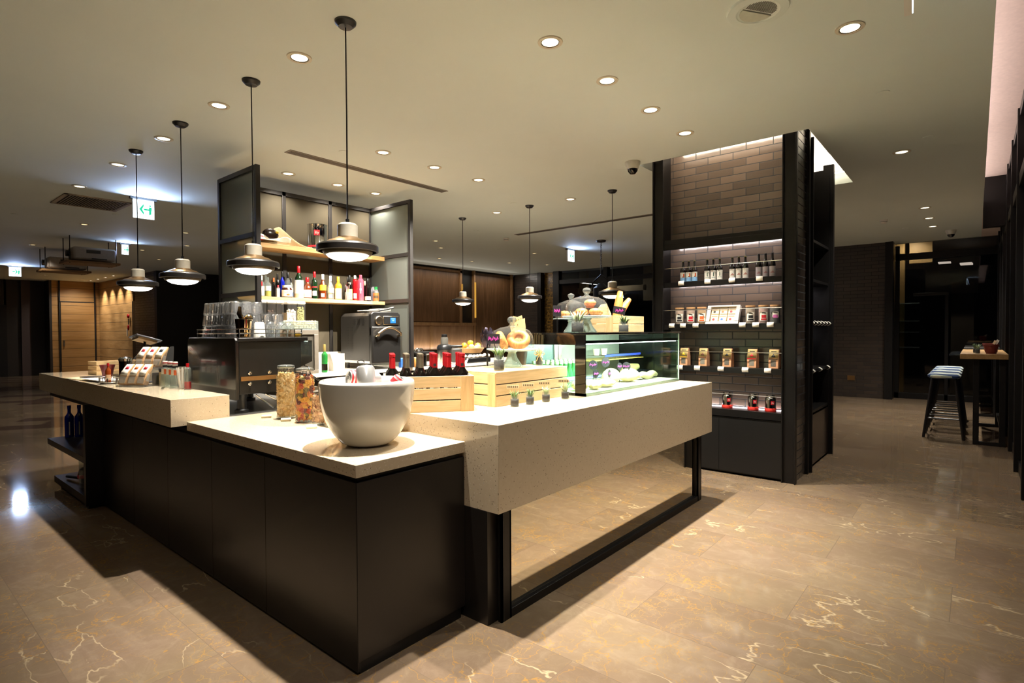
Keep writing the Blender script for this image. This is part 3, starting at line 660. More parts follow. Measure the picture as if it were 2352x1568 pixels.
# ================================================================== the black brick pillar
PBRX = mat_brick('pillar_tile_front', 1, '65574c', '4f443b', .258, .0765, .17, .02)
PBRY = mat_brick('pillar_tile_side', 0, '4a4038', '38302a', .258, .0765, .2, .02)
t = thing('brick_pillar', 'tall black glazed brick pillar framed in dark steel beams with shelf niches', 'pillar', (0, 0, 0))
t['kind'] = 'structure'; del t['category']
NX = 4.50
obj('core', MB().box(NX, 4.86, -.655, .70, 0, 3.5), PBRX, t)
obj('side_wall', B(4.35, 4.86, -.672, -.655, 0, 3.5), PBRY, t)
obj('core', B(4.86, 6.05, .0, .70, 0, 3.5), PBRY, t)
def ibeam(x, y, facing, z1=3.5):
    g = MB()
    if facing == 'front':   # web faces -x, flanges stick out
        g.box(x+.012, x+.03, y-.055, y+.055, 0, z1).box(x-.012, x+.045, y-.062, y-.050, 0, z1).box(x-.012, x+.045, y+.050, y+.062, 0, z1)
    else: g.box(x-.045, x+.045, y+.0, y+.02, 0, z1).box(x-.052, x-.04, y-.02, y+.04, 0, z1).box(x+.04, x+.052, y-.02, y+.04, 0, z1)
    return g
obj('steel_column', ibeam(4.31, .675, 'front'), BLKMET, t, bevel=.0015); obj('steel_column', ibeam(4.31, -.635, 'front'), BLKMET, t, bevel=.0015)
obj('steel_column', B(4.80, 4.86, -.70, -.655, 0, 3.5), BLKMET, t, bevel=.002); obj('steel_column', B(4.885, 4.90, -.72, -.62, 0, 3.38), BLKMET, t)
obj('steel_column', MB().box(5.97, 6.03, -.71, -.6, 0, 3.36).box(6.03, 6.12, -.68, -.1, 0, 3.3), BLKMET, t, bevel=.002)
obj('niche_side', B(4.33, NX, .615, .63, .58, 3.5), BLKMET, t); obj('niche_side', B(4.33, NX, -.585, -.57, .58, 3.5), BLKMET, t)
obj('lintel', MB().box(4.315, NX, -.57, .615, 2.375, 2.415).box(4.315, 4.34, -.57, .615, 2.31, 2.375), BLKMET, t, bevel=.002)
obj('base_cabinet', MB().box(4.33, NX, -.57, .615, .02, .575), BLKMET, t); obj('base_cabinet', B(4.325, 4.33, -.57, .018, .03, .56), M('pillar_base_black', '1a1918', .4, .2), t); obj('base_cabinet', B(4.325, 4.33, .022, .615, .03, .56), M('pillar_base_black'), t)
obj('side_base', B(4.92, 5.96, -.67, 0, .03, .55), M('dark_bronze_panel', '3b302a', .25, .5), t)
obj('side_back', B(4.90, 5.97, -.30, -.28, .55, 3.2), BLKMET, t); obj('side_back', B(5.955, 5.97, -.67, -.28, .55, 3.3), BLKMET, t); obj('side_back', B(4.905, 4.915, -.64, -.3, .55, 3.3), BLKMET, t)
LED = emit('shelf_led', 'fff0f4', 5)
SHZ = [(1.96, 'front shelf with the dark beer bottles'), (1.51, 'front shelf with jars and gift box'), (1.075, 'front shelf with the kraft coffee bags'), (.655, 'lowest front shelf with three tins')]
for i, (z, l) in enumerate(SHZ):
    s = thing('pillar_shelf', 'black steel '+l, 'shelf', (0, 0, z), group='front shelves of the pillar')
    obj('shelf_board', MB().box(4.325, NX-.002, -.568, .613, -.012, 0).box(4.318, 4.326, -.568, .613, -.055 if i < 3 else -.072, 0), BLKMET, s, bevel=.001)
    obj('guard_rail', MB().rod((4.335, -.568, .153), (4.335, .613, .153), .0035), STEEL, s)
for z in (2.32, 1.905):
    s = struct('light_strip', B(4.36, 4.372, -.55, .60, z+.035, z+.043), LED, t); area(s, (4.366, .02, z+.03), 1.1, .02, 2.6, (1, .93, .95), (.75, 0, -1))
s = struct('light_strip', B(4.475, 4.49, -.55, .60, .657, .664), LED, t); area(s, (4.47, .02, .67), 1.1, .02, 1.6, (1, .93, .97), (.1, 0, 1))
for i, (z, l) in enumerate(((2.40, 'empty top'), (1.985, 'white cup'), (1.54, 'price tag roll'), (1.03, 'printed bag'), (.60, 'red tin'))):
    solo('pillar_side_shelf', 'black steel shelf on the right flank of the pillar, with the %s' % l if i else 'topmost empty black shelf on the right flank of the pillar', 'shelf', B(4.916, 5.954, -.665, -.31, z-.03, z), BLKMET, group='side shelves of the pillar', bevel=.002)
sd = obj('light_strip', B(4.95, 5.9, -.335, -.325, 1.93, 1.936), LED, t); area(sd, (5.4, -.36, 1.92), .9, .02, .9, (1, .93, .95), (0, -.2, -1)); area(sd, (5.4, -.36, 1.49), .9, .02, .7, (1, .93, .95), (0, -.2, -1))
# light well glow round the pillar top
lw = struct('light_strip', MB().box(6.50, 6.52, -.75, .8, 3.38, 3.39).box(4.95, 6.3, .80, .82, 3.38, 3.39), emit('well_led', 'fff2dc', 9), t)
area(lw, (6.47, -.3, 3.40), 1.0, .04, 12, (1, .9, .74), (-.25, 0, 1)); area(lw, (5.5, -.76, 3.39), 1.2, .03, 3.5, (1, .9, .74), (0, .2, 1)); area(lw, (4.34, .82, 3.40), .25, .03, 4, (1, .9, .74), (.1, -.1, 1))
area(lw, (4.30, .0, 3.40), 1.1, .03, 7, (1, .86, .68), (.30, 0, -1))
obj('top_beam', B(4.24, 4.25, -.8, .85, 3.30, 3.40), WHITE, lw)

# price tags
def price_tag(x, y, z, label, group, parent=None, axis='x'):
    m = MB().grid(lambda u, v: (x-.004-.012*sin(PI*v*.9), y+(u-.5)*.062, z+.022-.046*v), 1, 6)
    return solo('price_tag', label, 'price tag', m, PAPER, group, solid=.0012)
IT = [('beer', 1.949, (.414, .133, -.112, -.372), 'beer shelf'), ('jar', 1.502, (.518, .393, .257, -.213, -.339, -.471), 'jar shelf'), ('bag', 1.060, (.427, .241, -.003, -.241, -.45), 'coffee bag shelf')]
WH = {4: ['leftmost', 'second from left', 'third from left', 'rightmost'], 5: ['leftmost, half behind the glass case', 'second from left', 'middle', 'fourth from left', 'rightmost'], 6: ['leftmost', 'second from left', 'just left of the gift box', 'first right of the gift box', 'second right of the gift box', 'rightmost']}
for k, z, ys, nm in IT:
    for i, y in enumerate(ys): price_tag(4.317, y, z, 'curved white price tag on the %s edge, %s' % (nm, WH[len(ys)][i]), 'price tags on the pillar')
def side_tags(z, xs, nm):
    for i, x in enumerate(xs):
        m = MB().grid(lambda u, v: (x+(u-.5)*.07, -.668-.03*sin(PI*v), z+.02-.05*v), 1, 8)
        solo('price_tag', 'curled white price tag on the flank %s, %s from the front' % (nm, ORD[i]), 'price tag', m, PAPER, 'curled tags on the pillar flank', solid=.0015)
side_tags(1.525, [5.05, 5.22, 5.39, 5.56, 5.73, 5.9], 'middle shelf'); side_tags(1.02, [5.1, 5.45, 5.88], 'bag shelf')
# ================================================================== bottles
def prof(style, r, h):
    P = {'spirit': [(0, 0), (.9, 0), (1, .012), (1, .60), (.93, .66), (.42, .76), (.36, .80), (.36, 1), (0, 1)],
         'wine': [(0, 0), (.9, 0), (1, .012), (1, .60), (.92, .66), (.55, .71), (.38, .76), (.36, 1), (0, 1)],
         'beer': [(0, 0), (.9, 0), (1, .012), (1, .52), (.9, .60), (.5, .72), (.38, .78), (.36, 1), (0, 1)],
         'flask': [(0, 0), (.95, 0), (1, .02), (1, .45), (.8, .60), (.45, .72), (.34, .80), (.34, 1), (0, 1)],
         'cone': [(0, 0), (.95, 0), (1, .02), (.95, .3), (.7, .62), (.48, .82), (.42, .9), (.42, 1), (0, 1)],
         'straight': [(0, 0), (.95, 0), (1, .01), (1, .78), (.9, .83), (.45, .88), (.4, 1), (0, 1)],
         'jar': [(0, 0), (.93, 0), (1, .03), (1, .78), (.88, .88), (.86, 1), (0, 1)]}[style]
    return [(a*r, b*h) for a, b in P]
def arcmb(r, z0, z1, half, c=0.0, n=10): return MB().lathe([(r, z0), (r, z1)], (0, 0, 0), n, c-half, c+half)
def bottle(label, loc, r, h, body, cap=None, capz=.80, labs=(), style='spirit', group=None, name='bottle', cat='bottle', face=None, neck=None, txt=None, sq=None):
    f = face_cam(loc[0], loc[1]) if face is None else face
    t = thing(name, label, cat, loc, f, group)
    p = prof(style, r, h); obj('glass_body', MB().lathe(p, n=20, sq=sq), body, t)
    nr = p[-2][0]
    if cap: obj('cap', MB().lathe([(nr*1.12, capz*h), (nr*1.16, capz*h+.002), (nr*1.16, h), (nr, h+.004), (0, h+.004)], n=16), cap, t)
    for (m, z0, z1, *q) in labs:
        half = q[0] if q else 1.1; rr = (q[1] if len(q) > 1 else r)
        obj('paper_label', arcmb(rr*1.015, z0*h, z1*h, half), m, t)
    if txt:
        s, sz, z, m = txt; text('lettering', s, sz, m, t, (r*1.03, 0, z*h), (PI/2, 0, PI/2))
    return t
CREAM = M('cream_label', 'e8dcb4', .6); GRYCAP = M('pewter_foil', '6f6a5a', .35, .4)
g = 'bottles on the framed shelf'; Y = 4.10; Z = 1.843
LW = PAPER
SH = [
 (1.60, .031, .23, CLRBOT, WHITE, 'clear bottle with white label and red bird mark, leftmost on the bottle shelf', [(LW, .05, .5), (REDP, .52, .72, .35)], 'spirit'),
 (1.672, .035, .22, CLRBOT, None, 'squat clear bottle with white and olive label next to the leftmost bottle', [(LW, .32, .55), (M('olive_label', '8a8a3a', .6), .04, .3)], 'spirit'),
 (1.739, .023, .215, DARKBOT, ORANGE, 'slim dark bottle with orange cap on the bottle shelf', [], 'spirit'),
 (1.79, .021, .135, CLRBOT, REDP, 'small bottle with white label and red cap before the orange capped one', [(LW, .05, .75)], 'straight'),
 (1.947, .022, .225, CLRBOT, BLKPL, 'clear bottle with blue label right of the chocolate spread jar', [(LW, .3, .5), (BLUEP, .12, .28)], 'spirit'),
 (2.042, .043, .373, GREENBOT, RED, 'tallest green bottle with red cap standing in a paper tube', [], 'spirit'),
 (2.149, .052, .248, BROWNBOT, RED, 'wide brown bottle with dripping red wax cap and cream label', [(CREAM, .06, .42)], 'flask'),
 (2.243, .037, .324, GREENBOT, RED, 'green vermouth bottle with red cap and small white label', [(REDP, .42, .46, .9), (LW, .12, .3, .7)], 'spirit'),
 (2.352, .042, .302, BROWNBOT, WHITE, 'brown bottle with yellow shoulder and round white badge', [(YELLOW, .36, .58, 1.4), (LW, .1, .24, .5)], 'flask'),
 (2.456, .042, .29, CLRBOT, WHITE, 'clear bottle with grey shoulder and round orange badge', [(M('greygreen_label', 'a9ad8c', .6), .3, .5, 1.4), (LW, .08, .22, .5)], 'flask'),
 (2.565, .043, .287, YELBOT, YELLOW, 'whisky bottle with gold stopper and cream picture label', [(CREAM, .06, .5)], 'spirit'),
 (2.728, .036, .315, DARKBOT, BLKPL, 'dark bottle with long yellow label and neck label', [(M('yellow_label', 'ead76a', .6), .04, .46), (CREAM, .6, .72, .7, .026)], 'spirit'),
 (2.808, .033, .32, REDBOT, WHITE, 'deep red bottle with round white label left of the pink one', [(LW, .1, .3, .6)], 'straight'),
 (2.892, .039, .332, PINKBOT, PINKBOT, 'tall pink liqueur bottle with white swirl lettering', [(LW, .3, .7, .12), (LW, .42, .48, .3)], 'straight'),
 (3.00, .042, .296, DARKBOT, BLKPL, 'dark bottle with pink and cream label towards the right end', [(M('pink_label', 'e8b0a0', .6), .06, .22)], 'spirit'),
]
for x, r, h, body, cap, lab, labs, st in SH: bottle(lab, (x, Y, Z), r, h, body, cap, labs=labs, style=st, group=g)
bk = [(1.70, .036, .25, CLRBOT, None, 'clear round bottle behind the olive labelled one'), (1.84, .024, .275, DARKBOT, BLKPL, 'black necked bottle behind the chocolate spread jar, left'), (1.895, .026, .305, BLUEBOT, BLKPL, 'bottle with a blue sheen behind the chocolate spread jar, middle'), (1.965, .034, .30, CLRBOT, BLKPL, 'tall clear bottle with blue neck behind the chocolate spread jar, right'), (2.20, .026, .24, CLRBOT, WHITE, 'pale bottle half hidden behind the red wax capped one'), (2.30, .026, .27, REDBOT, REDP, 'dark red bottle with yellow tag behind the brown badge bottle'), (2.41, .026, .27, YELBOT, GRYCAP, 'slim golden bottle between the two badge bottles, at the back'), (2.51, .026, .26, YELBOT, CREAM, 'slim golden bottle at the back left of the whisky'), (2.62, .026, .29, BROWNBOT, BLKPL, 'brown bottle at the back right of the whisky'), (2.77, .024, .30, REDBOT, BLKPL, 'dark red bottle at the back behind the yellow label'), (2.86, .024, .28, BROWNBOT, REDP, 'amber bottle at the back behind the pink liqueur'), (3.03, .026, .27, DARKBOT, CREAM, 'dark bottle with cream cap at the back right end')]
for x, r, h, body, cap, lab in bk: bottle(lab, (x, 4.205, Z), r, h, body, cap, group=g)
t = thing('paper_tube', 'white and tan paper tube holding the tall red capped bottle', 'carton', (2.042, Y, Z)); t.rotation_euler[2] = face_cam(2.042, Y)
obj('tube', MB().lathe([(.052, 0), (.052, .212)], n=28), PAPER, t); obj('tan_band', arcmb(.0528, 0, .055, PI-.01, n=28), M('tan_card', 'c9b48a', .6), t)
g2 = MB()
for i in range(7): g2.add([(.0535, -.02, .08+i*.016), (.0535, .02, .08+i*.016), (.0535, .02, .084+i*.016), (.0535, -.02, .084+i*.016)], [(0, 1, 2, 3)])
obj('print_lines', g2, M('mauve_print', 'b9a4b8', .6), t)
t = thing('spread_jar', 'brown chocolate spread jar with white lid and red lettered label', 'jar', (1.872, 4.055, Z), face_cam(1.872, 4.055))
obj('jar_body', MB().lathe([(0, 0), (.056, 0), (.06, .01), (.06, .085), (.05, .105), (.047, .115), (0, .115)], n=28), M('chocolate', '3a1a0c', .2), t)
obj('lid', MB().cyl((0, 0, .112), .05, .028, 28), WHITE, t); obj('paper_label', arcmb(.0612, .012, .083, 1.15), PAPER, t)
text('lettering', 'nutella', .024, REDP, t, (.0635, 0, .062), (PI/2, 0, PI/2)); obj('bread_picture', MB().ball((.058, .012, .032), .02, 12, 8, (.3, 1, .6)), ORANGE, t)
t = thing('small_tumbler', 'small clear glass with a patterned sleeve and red topped stirrers', 'glass', (2.645, 4.02, Z), face_cam(2.645, 4.02)); obj('cup', MB().lathe([(.024, 0), (.034, .002), (.036, .10)], n=20), CLRBOT, t)
g2 = MB()
for i in range(6): a = i; g2.rod((.01*cos(a), .01*sin(a), .01), (.022*cos(a), .022*sin(a), .17+.01*(i % 3)), .003, 6)
obj('stirrers', g2, M('stirrer_pink', 'cf7f7a', .5), t)
t = thing('bottle', 'small bottle with green cap and orange label near the right shelf end', 'bottle', (3.07, 4.02, Z), face_cam(3.07, 4.02)); obj('jar_body', MB().lathe([(0, 0), (.036, 0), (.038, .12), (.02, .16), (0, .16)], n=20), CLRBOT, t); obj('cap', MB().cyl((0, 0, .15), .022, .04, 16), M('green_cap', '1b7a3c', .4), t); obj('paper_label', arcmb(.039, .01, .11, 1.2), ORANGE, t); obj('picture', arcmb(.0396, .04, .075, .9), M('dark_print', '4a3a20', .6), t)
t = thing('handled_jug', 'grey plastic jug with slanted handle at the right end of the bottle shelf', 'jug', (3.12, 4.12, Z), .1); obj('body', MB().prism([(-.04, 0), (.04, 0), (.042, .12), (.02, .19), (-.02, .2), (-.045, .14)], -.03, .03), M('jug_grey', '9a97a0', .4), t, bevel=.006); obj('handle_hole', MB().at((0, -.031, .155), rx=PI/2).cyl((0, 0, 0), .011, .002, 12), INK, t); obj('paper_label', B(-.02, .02, -.0315, -.03, .03, .09), BLUEP, t)
# upper shelf
t = thing('coffee_tin', 'large shiny round coffee tin with red square badge on the upper shelf', 'tin', (2.30, 4.12, 2.426), face_cam(2.3, 4.12)-.35)
obj('tin_body', MB().lathe([(0, 0), (.115, 0), (.117, .006), (.113, .012), (.113, .30), (.117, .306), (.117, .31), (.112, .312), (.108, .305), (0, .305)], n=36), CHROME, t)
obj('red_band', MB().lathe([(.1142, .035), (.1142, .055)], n=36), REDP, t); obj('base_rim', MB().lathe([(.118, 0), (.118, .012)], n=36), BLKMET, t)
obj('badge', arcmb(.1145, .17, .235, .29, .3), REDP, t); text('lettering', 'illy', .045, WHITE, t, (.1165*cos(.3), .1165*sin(.3), .203), (PI/2, 0, PI/2+.3))
t = thing('burlap_sack', 'crumpled tan burlap sack slumped on the upper wooden shelf', 'sack', (1.83, 4.1, 2.426))
def sackf(u, v):
    x = -.32+.66*u; s = sin(PI*min(1, u*1.05)); h = .03+.20*max(0, s)**1.2*(1 if u < .5 else (1-.75*(u-.5)*2)+.1*sin(9*u)); a = PI*v
    return (x, -.11*cos(a)*(.7+.4*sin(7*u+2*v)), max(.003, h*sin(a)*(.85+.12*sin(11*u+5*v))))
obj('sack', MB().grid(sackf, 34, 12), M('burlap', '8f7a56', .9, 0, .25, 90), t, sub=1)
g2 = MB().grid(lambda u, v: (-.36+.42*u, -.115-.05*sin(3*u+1)*v, .03+.028*sin(9*u+4*v)*(1-v)+.035*(1-v)), 20, 6)
obj('white_cloth', g2, M('raw_cotton', 'e6dac0', .9, 0, .1, 50), t, solid=.006, label='off white cotton cloth edge')
t2 = t
obj('dark_print', MB().ball((-.17, -.10, .10), .085, 14, 8, (1.1, .35, .8)), M('dark_foil', '241714', .2), t, label='shiny dark printed panel'); obj('red_corner', MB().ball((-.29, -.11, .055), .05, 12, 8, (1, .5, .6)), REDP, t, label='red corner'); obj('yellow_spot', MB().ball((-.11, -.13, .13), .02, 8, 6, (1, .4, .8)), YELLOW, t)
t = thing('cup_and_saucer', 'small white cup on the right part of the upper shelf', 'cup', (2.88, 4.05, 2.428)); obj('cup', MB().lathe([(.02, .004), (.038, .03), (.04, .07)], n=24), WHITE, t, solid=.003); obj('saucer', MB().lathe([(0, 0), (.04, 0), (.07, .014)], n=24), WHITE, t, solid=.003); obj('handle', MB().tube([(.036, 0, .06), (.06, 0, .055), (.058, 0, .03), (.035, 0, .025)], .005, 6), WHITE, t)

# ================================================================== back counter things
BZ = .999
t = thing('speed_oven', 'black speed oven with curved steel handle and blue display', 'oven', (2.62, 3.52, BZ))
OVB = M('oven_black', '1c1b1a', .35, .1); OVS = M('oven_side', '33312e', .4, .3)
w, d, h = .42, .62, .58
obj('body', MB().prism([(0, .10), (w, .10), (w, .10+h-.04), (w-.03, .10+h), (.03, .10+h), (0, .10+h-.04)], .03, d), OVS, t, bevel=.004)
obj('front_panel', MB().prism([(-.005, .40), (w+.005, .40), (w+.005, .66), (w-.03, .69), (.03, .69), (-.005, .66)], -.02, .03), OVB, t, bevel=.008)
obj('door', MB().box(-.005, w+.005, -.035, .03, .07, .515), OVB, t, bevel=.018, seg=3, label='black oven door')
obj('handle', MB().tube([(.05, -.035, .40)]+[(.05, -.085, .41)]+[(.05+.33*i/12, -.09, .43+.07*sin(PI*i/12)) for i in range(13)]+[(.38, -.085, .41), (.38, -.035, .40)], .016, 10), M('champagne_metal', 'b9aa92', .25, 1), t)
obj('dial', MB().at((.10, -.02, .585), rx=PI/2).lathe([(.055, 0), (.055, .015), (.047, .022), (0, .02)], n=28), M('champagne_metal'), t)
obj('display_frame', MB().box(.165, .40, -.03, -.02, .535, .64), M('champagne_metal'), t, bevel=.006); obj('display_glass', B(.175, .39, -.034, -.03, .545, .63), BLKPL, t)
s = obj('screen', B(.265, .345, -.036, -.034, .555, .62), emit('screen_blue', '2b86d8', 1.6), t, label='lit blue screen')
obj('screen_text', MB().box(.28, .33, -.037, -.036, .602, .61).box(.29, .30, -.037, -.036, .58, .59).box(.306, .322, -.037, -.036, .58, .59), emit('screen_cyan', '9ff0ff', 2), s)
v = MB()
for c in range(3):
    for k in range(4): v.box(-.002, 0, .12+c*.09, .18+c*.09, .60-k*.022, .606-k*.022)
for c in range(2):
    for k in range(13): v.box(-.002, 0, .36+c*.09, .42+c*.09, .50-k*.032, .506-k*.032)
obj('side_vents', v, BLKPL, t)
obj('bottom_pan', B(.02, w-.02, .05, d-.04, .07, .10), STEEL, t)
for sx, sy in ((.05, .04), (w-.05, .04), (.05, d-.08), (w-.05, d-.08)): obj('leg', MB().lathe([(0, 0), (.016, 0), (.02, .03), (.014, .04), (.024, .075), (0, .075)], (sx, sy, 0), 14), BLKPL, t)
t = thing('bread_tongs', 'black handled tongs lying on top of the oven', 'tongs', (2.80, 3.60, 1.69)); obj('handle', MB().tube([(.0, 0, .018), (.12, -.02, .04), (.2, -.03, .06)], .014, 8), BLKPL, t); obj('arms', MB().tube([(-.25, .08, .006), (-.1, .03, .02), (.0, 0, .022)], .008, 6).tube([(-.25, .05, .006), (-.1, .02, .012), (0, 0, .014)], .008, 6), STEEL, t)
solo('oven_tray', 'small grey paddle leaning on the oven top beside the tongs', 'tray', MB().at((2.93, 3.75, 1.69), ry=-.08).box(-.08, .1, -.1, .12, .0, .05), M('tray_grey', '6f6a62', .5), bevel=.01)
bottle('green champagne bottle with gold neck standing beside the grey cabinet', (2.06, 3.60, BZ), .034, .31, M('champagne_green', '1f6a2c', .1, coat=.5), M('gold_foil', 'b09a5a', .35, .6), .62, [(DARKBOT, .08, .3), (CREAM, .50, .58, 1.0, .024)], 'wine', cat='bottle')
t = thing('paper_holder', 'white curved sided card box standing on the back counter left of the oven', 'box', (2.24, 3.68, BZ)); obj('box_body', MB().prism([(-.02, 0), (.13, 0), (.13, .20), (-.06, .20), (-.04, .14), (-.02, .08)], 0, .1), M('card_white', 'a8a298', .6), t, bevel=.002)
t = thing('coiled_cable', 'black looped cable hanging down beside the oven base', 'cable', (2.50, 3.56, BZ)); obj('loop', MB().tube([(.0+.045*cos(a), -.01, .10+.018*sin(a)) for a in [2*PI*i/16 for i in range(16)]], .006, 6, True), BLKPL, t); obj('tail', MB().tube([(.04, -.01, .10), (.07, .02, .06), (.06, .03, .006)], .006, 6), BLKPL, t)
# glass fronted grey cabinet with cereal boxes
t = thing('glass_door_cabinet', 'grey framed glass door cabinet behind the coffee machine', 'fridge', (1.36, 3.5, BZ)); w, h = .57, .475
obj('shell', MB().box(0, w, .03, .5, 0, h), M('fridge_grey', '8d857a', .4, .5), t, bevel=.003)
obj('door_frame', MB().box(0, w, 0, .03, 0, .04).box(0, w, 0, .03, h-.05, h).box(0, .05, 0, .03, .04, h-.05).box(w-.05, w, 0, .03, .04, h-.05), M('fridge_frame', 'a39a8c', .35, .6), t, bevel=.002)
obj('door_glass', B(.05, w-.05, .012, .02, .04, h-.05), M('dark_reflecting_glass', '4e4a42', .12), t)
t = thing('snack_tray', 'long clear tray heaped with pale puffed snacks on the grey cabinet', 'tray', (1.36, 3.5, BZ+.476)); g2 = MB().box(.0, .58, .02, .024, 0, .095).box(0, .58, .2, .204, 0, .095).box(0, .004, .024, .2, 0, .095).box(.576, .58, .024, .2, 0, .095).box(.0, .58, .02, .204, 0, .004)
obj('tray_wall', g2, CLRBOT, t); g2 = MB()
for i in range(17):
    for j in range(4):
        for k in range(4): g2.ball((.075+.030*i+rnd.uniform(-.006, .006), .045+.042*j+rnd.uniform(-.008, .008), .02+.022*k+rnd.uniform(-.003, .003)), .015, 6, 4, (1.1, 1, .8))
sn = obj('snacks', g2, M('puffed_snack', 'e0cfa4', .8, 0, .25, 70), t, label='heap of pale star shaped snacks'); sn['kind'] = 'stuff'
cols = [('a9a55a', 'olive powder', .07, .125), ('4a3324', 'dark brown spirals', .16, .12), ('c8a848', 'coloured hoops', .09, .11), ('ddd2c8', 'white crystals', .17, .145), ('8d8c54', 'green brown flakes', .2, .12)]
x = 1.375
for i, (c, nm, fill, wd) in enumerate(cols):
    if i == 3: x += .03
    wd *= .82
    t = thing('cereal_container', 'clear upright canister with white lid holding %s' % nm, 'canister', (x, 3.73, BZ+.476), group='dry food canisters behind the snacks')
    obj('wall', MB().box(0, wd-.004, 0, .14, .0, .28), glass('canister_plastic', 'f4f2ee', .35, .05, .03, 'dddddd'), t, bevel=.01, seg=3); obj('lid', MB().box(-.002, wd-.002, -.002, .142, .28, .315), M('white_lid', 'e4dfdc', .5), t, bevel=.012, seg=3)
    g2 = MB()
    for k in range(int(fill*900)): g2.ball((rnd.uniform(.014, wd-.018), rnd.uniform(.016, .04), rnd.uniform(.012, .03+fill*1.1)), .0095, 5, 4)
    g2.box(.008, wd-.012, .02, .13, .006, fill*1.1)
    f = obj('contents', g2, M('dry_'+nm.replace(' ', '_'), c, .8, 0, .4, 60), t); f['kind'] = 'stuff'; x += wd+.001
for i in range(2):
    t = thing('wine_glass', 'tall stemmed glass standing behind the upturned tumblers, %s' % ('left', 'right')[i], 'wine glass', (.885+.0*i, 2.45+.11*i, 1.413), group='stemmed glasses')
    obj('foot', MB().lathe([(.034, 0), (.033, .002), (.004, .008), (.0035, .085)], n=20), CLEARB, t); obj('bowl', MB().lathe([(.004, .085), (.02, .095), (.036, .13), (.034, .20)], n=20), CLEARB, t)
# juicer and fruit
t = thing('juicer', 'steel and black centrifugal juicer on the back counter', 'juicer', (3.96, 3.68, BZ), face_cam(3.96, 3.68)+PI/2)
obj('base', MB().lathe([(0, 0), (.085, 0), (.095, .02), (.095, .10), (.10, .12), (.10, .2), (0, .2)], n=28), STEEL, t); obj('lid', MB().lathe([(.105, .2), (.105, .235), (.09, .26), (.055, .275), (0, .275)], n=28), BLKPL, t)
obj('feed_tube', MB().lathe([(.052, .27), (.052, .35), (.045, .37), (0, .37)], n=20), glass('smoked_plastic', '6a6a66', 1, .1, .3, '8d8a80'), t); obj('pusher', MB().lathe([(0, .36), (.03, .36), (.04, .375), (.04, .41), (0, .415)], n=20), BLKPL, t)
obj('pulp_container', B(.09, .24, -.06, .06, .02, .22), DGREY, t, bevel=.02); obj('spout', B(.08, .25, -.05, .05, .225, .26), BLKPL, t, bevel=.01)
t = thing('fruit_basket', 'shallow tan basket of oranges and lemons over a tray on the back counter', 'basket', (4.62, 3.81, BZ)); obj('bowl', MB().lathe([(.05, .12), (.15, .13), (.20, .20), (.195, .205), (.14, .145), (0, .14)], n=28), M('rattan', 'b98f5c', .7, 0, .3, 90), t); obj('stand', MB().lathe([(.16, 0), (.17, .06), (.15, .12), (0, .12)], n=24), BLKPL, t)
for i, (dx, dy, dz, m) in enumerate(((-.16, -.02, .235, 'o'), (-.05, -.06, .22, 'p'), (.02, .03, .275, 'l'), (.13, -.02, .235, 'l'), (.07, -.08, .215, 'p'), (-.08, .06, .24, 'o'), (.0, -.1, .2, 'p'))):
    nm, mt, c = {'o': ('orange', M('orange_peel', 'e08a20', .5), 'orange fruit'), 'p': ('peach', M('peach_skin', 'e0b878', .6), 'pale peach coloured fruit'), 'l': ('lemon', M('lemon_peel', 'e6c628', .5), 'yellow lemon')}[m]
    solo(nm, '%s in the basket, %s' % (c, ('at the far left', 'second from left in front', 'topmost in the middle', 'at the right end', 'in front at right', 'behind at left', 'in the very front')[i]), 'fruit', MB().ball((0, 0, 0), .043, 14, 10, (1.1 if m == 'l' else 1, 1, 1)), mt, 'fruit in the basket', loc=(4.62+dx, 3.81+dy, BZ+dz))
t = thing('garlic_tray', 'black tray of pale bulbs and packets below the fruit', 'tray', (4.42, 3.545, BZ)); obj('tray', MB().box(-.2, .3, -.045, .045, 0, .07), BLKPL, t, bevel=.01); g2 = MB()
for i in range(14): g2.ball((-.17+i*.034, rnd.uniform(-.025, .025), .085+rnd.uniform(0, .02)), .024, 8, 6)
b = obj('bulbs', g2, M('garlic_white', 'e2d6c4', .6, 0, .15, 50), t)
t = thing('open_book', 'open white booklet propped on the back counter under the tray', 'booklet', (4.2, 3.485, BZ)); obj('left_page', MB().at((0, 0, 0), ry=-.15).box(-.12, 0, -.003, .04, .003, .008), PAPER, t); obj('right_page', MB().at((0, 0, 0), ry=-1.0).box(0, .07, 0, .04, .004, .010), PAPER, t)
t = thing('black_pan', 'flat black pan with steel whisk heap standing behind the wine crate', 'pan', (3.45, 3.62, BZ)); obj('stack', MB().lathe([(0, 0), (.1, 0), (.1, .14), (.2, .17), (.2, .185), (0, .185)], n=24), BLKPL, t); g2 = MB()
for i in range(10): a = i*.63; g2.tube([(.07*cos(a)*k/4, .05*sin(a)*k/4, .19+.04*sin(PI*k/4)) for k in range(5)], .006, 5)
obj('utensils', g2, CHROME, t)
solo('blue_box', 'small bright blue packet on the back counter between oven and wine bottles', 'packet', MB().box(3.06, 3.16, 3.5, 3.56, BZ, BZ+.12), BLUEP, bevel=.01)
for i, x in enumerate((3.28, 3.36)): bottle('tan corked jar between the wine bottles and the oven, %s' % ('left', 'right')[i], (x, 3.50, BZ), .035, .12, M('tan_spice', 'a8773c', .4), PINE, .82, style='jar', name='spice_jar', cat='jar', group='spice jars behind the wine')

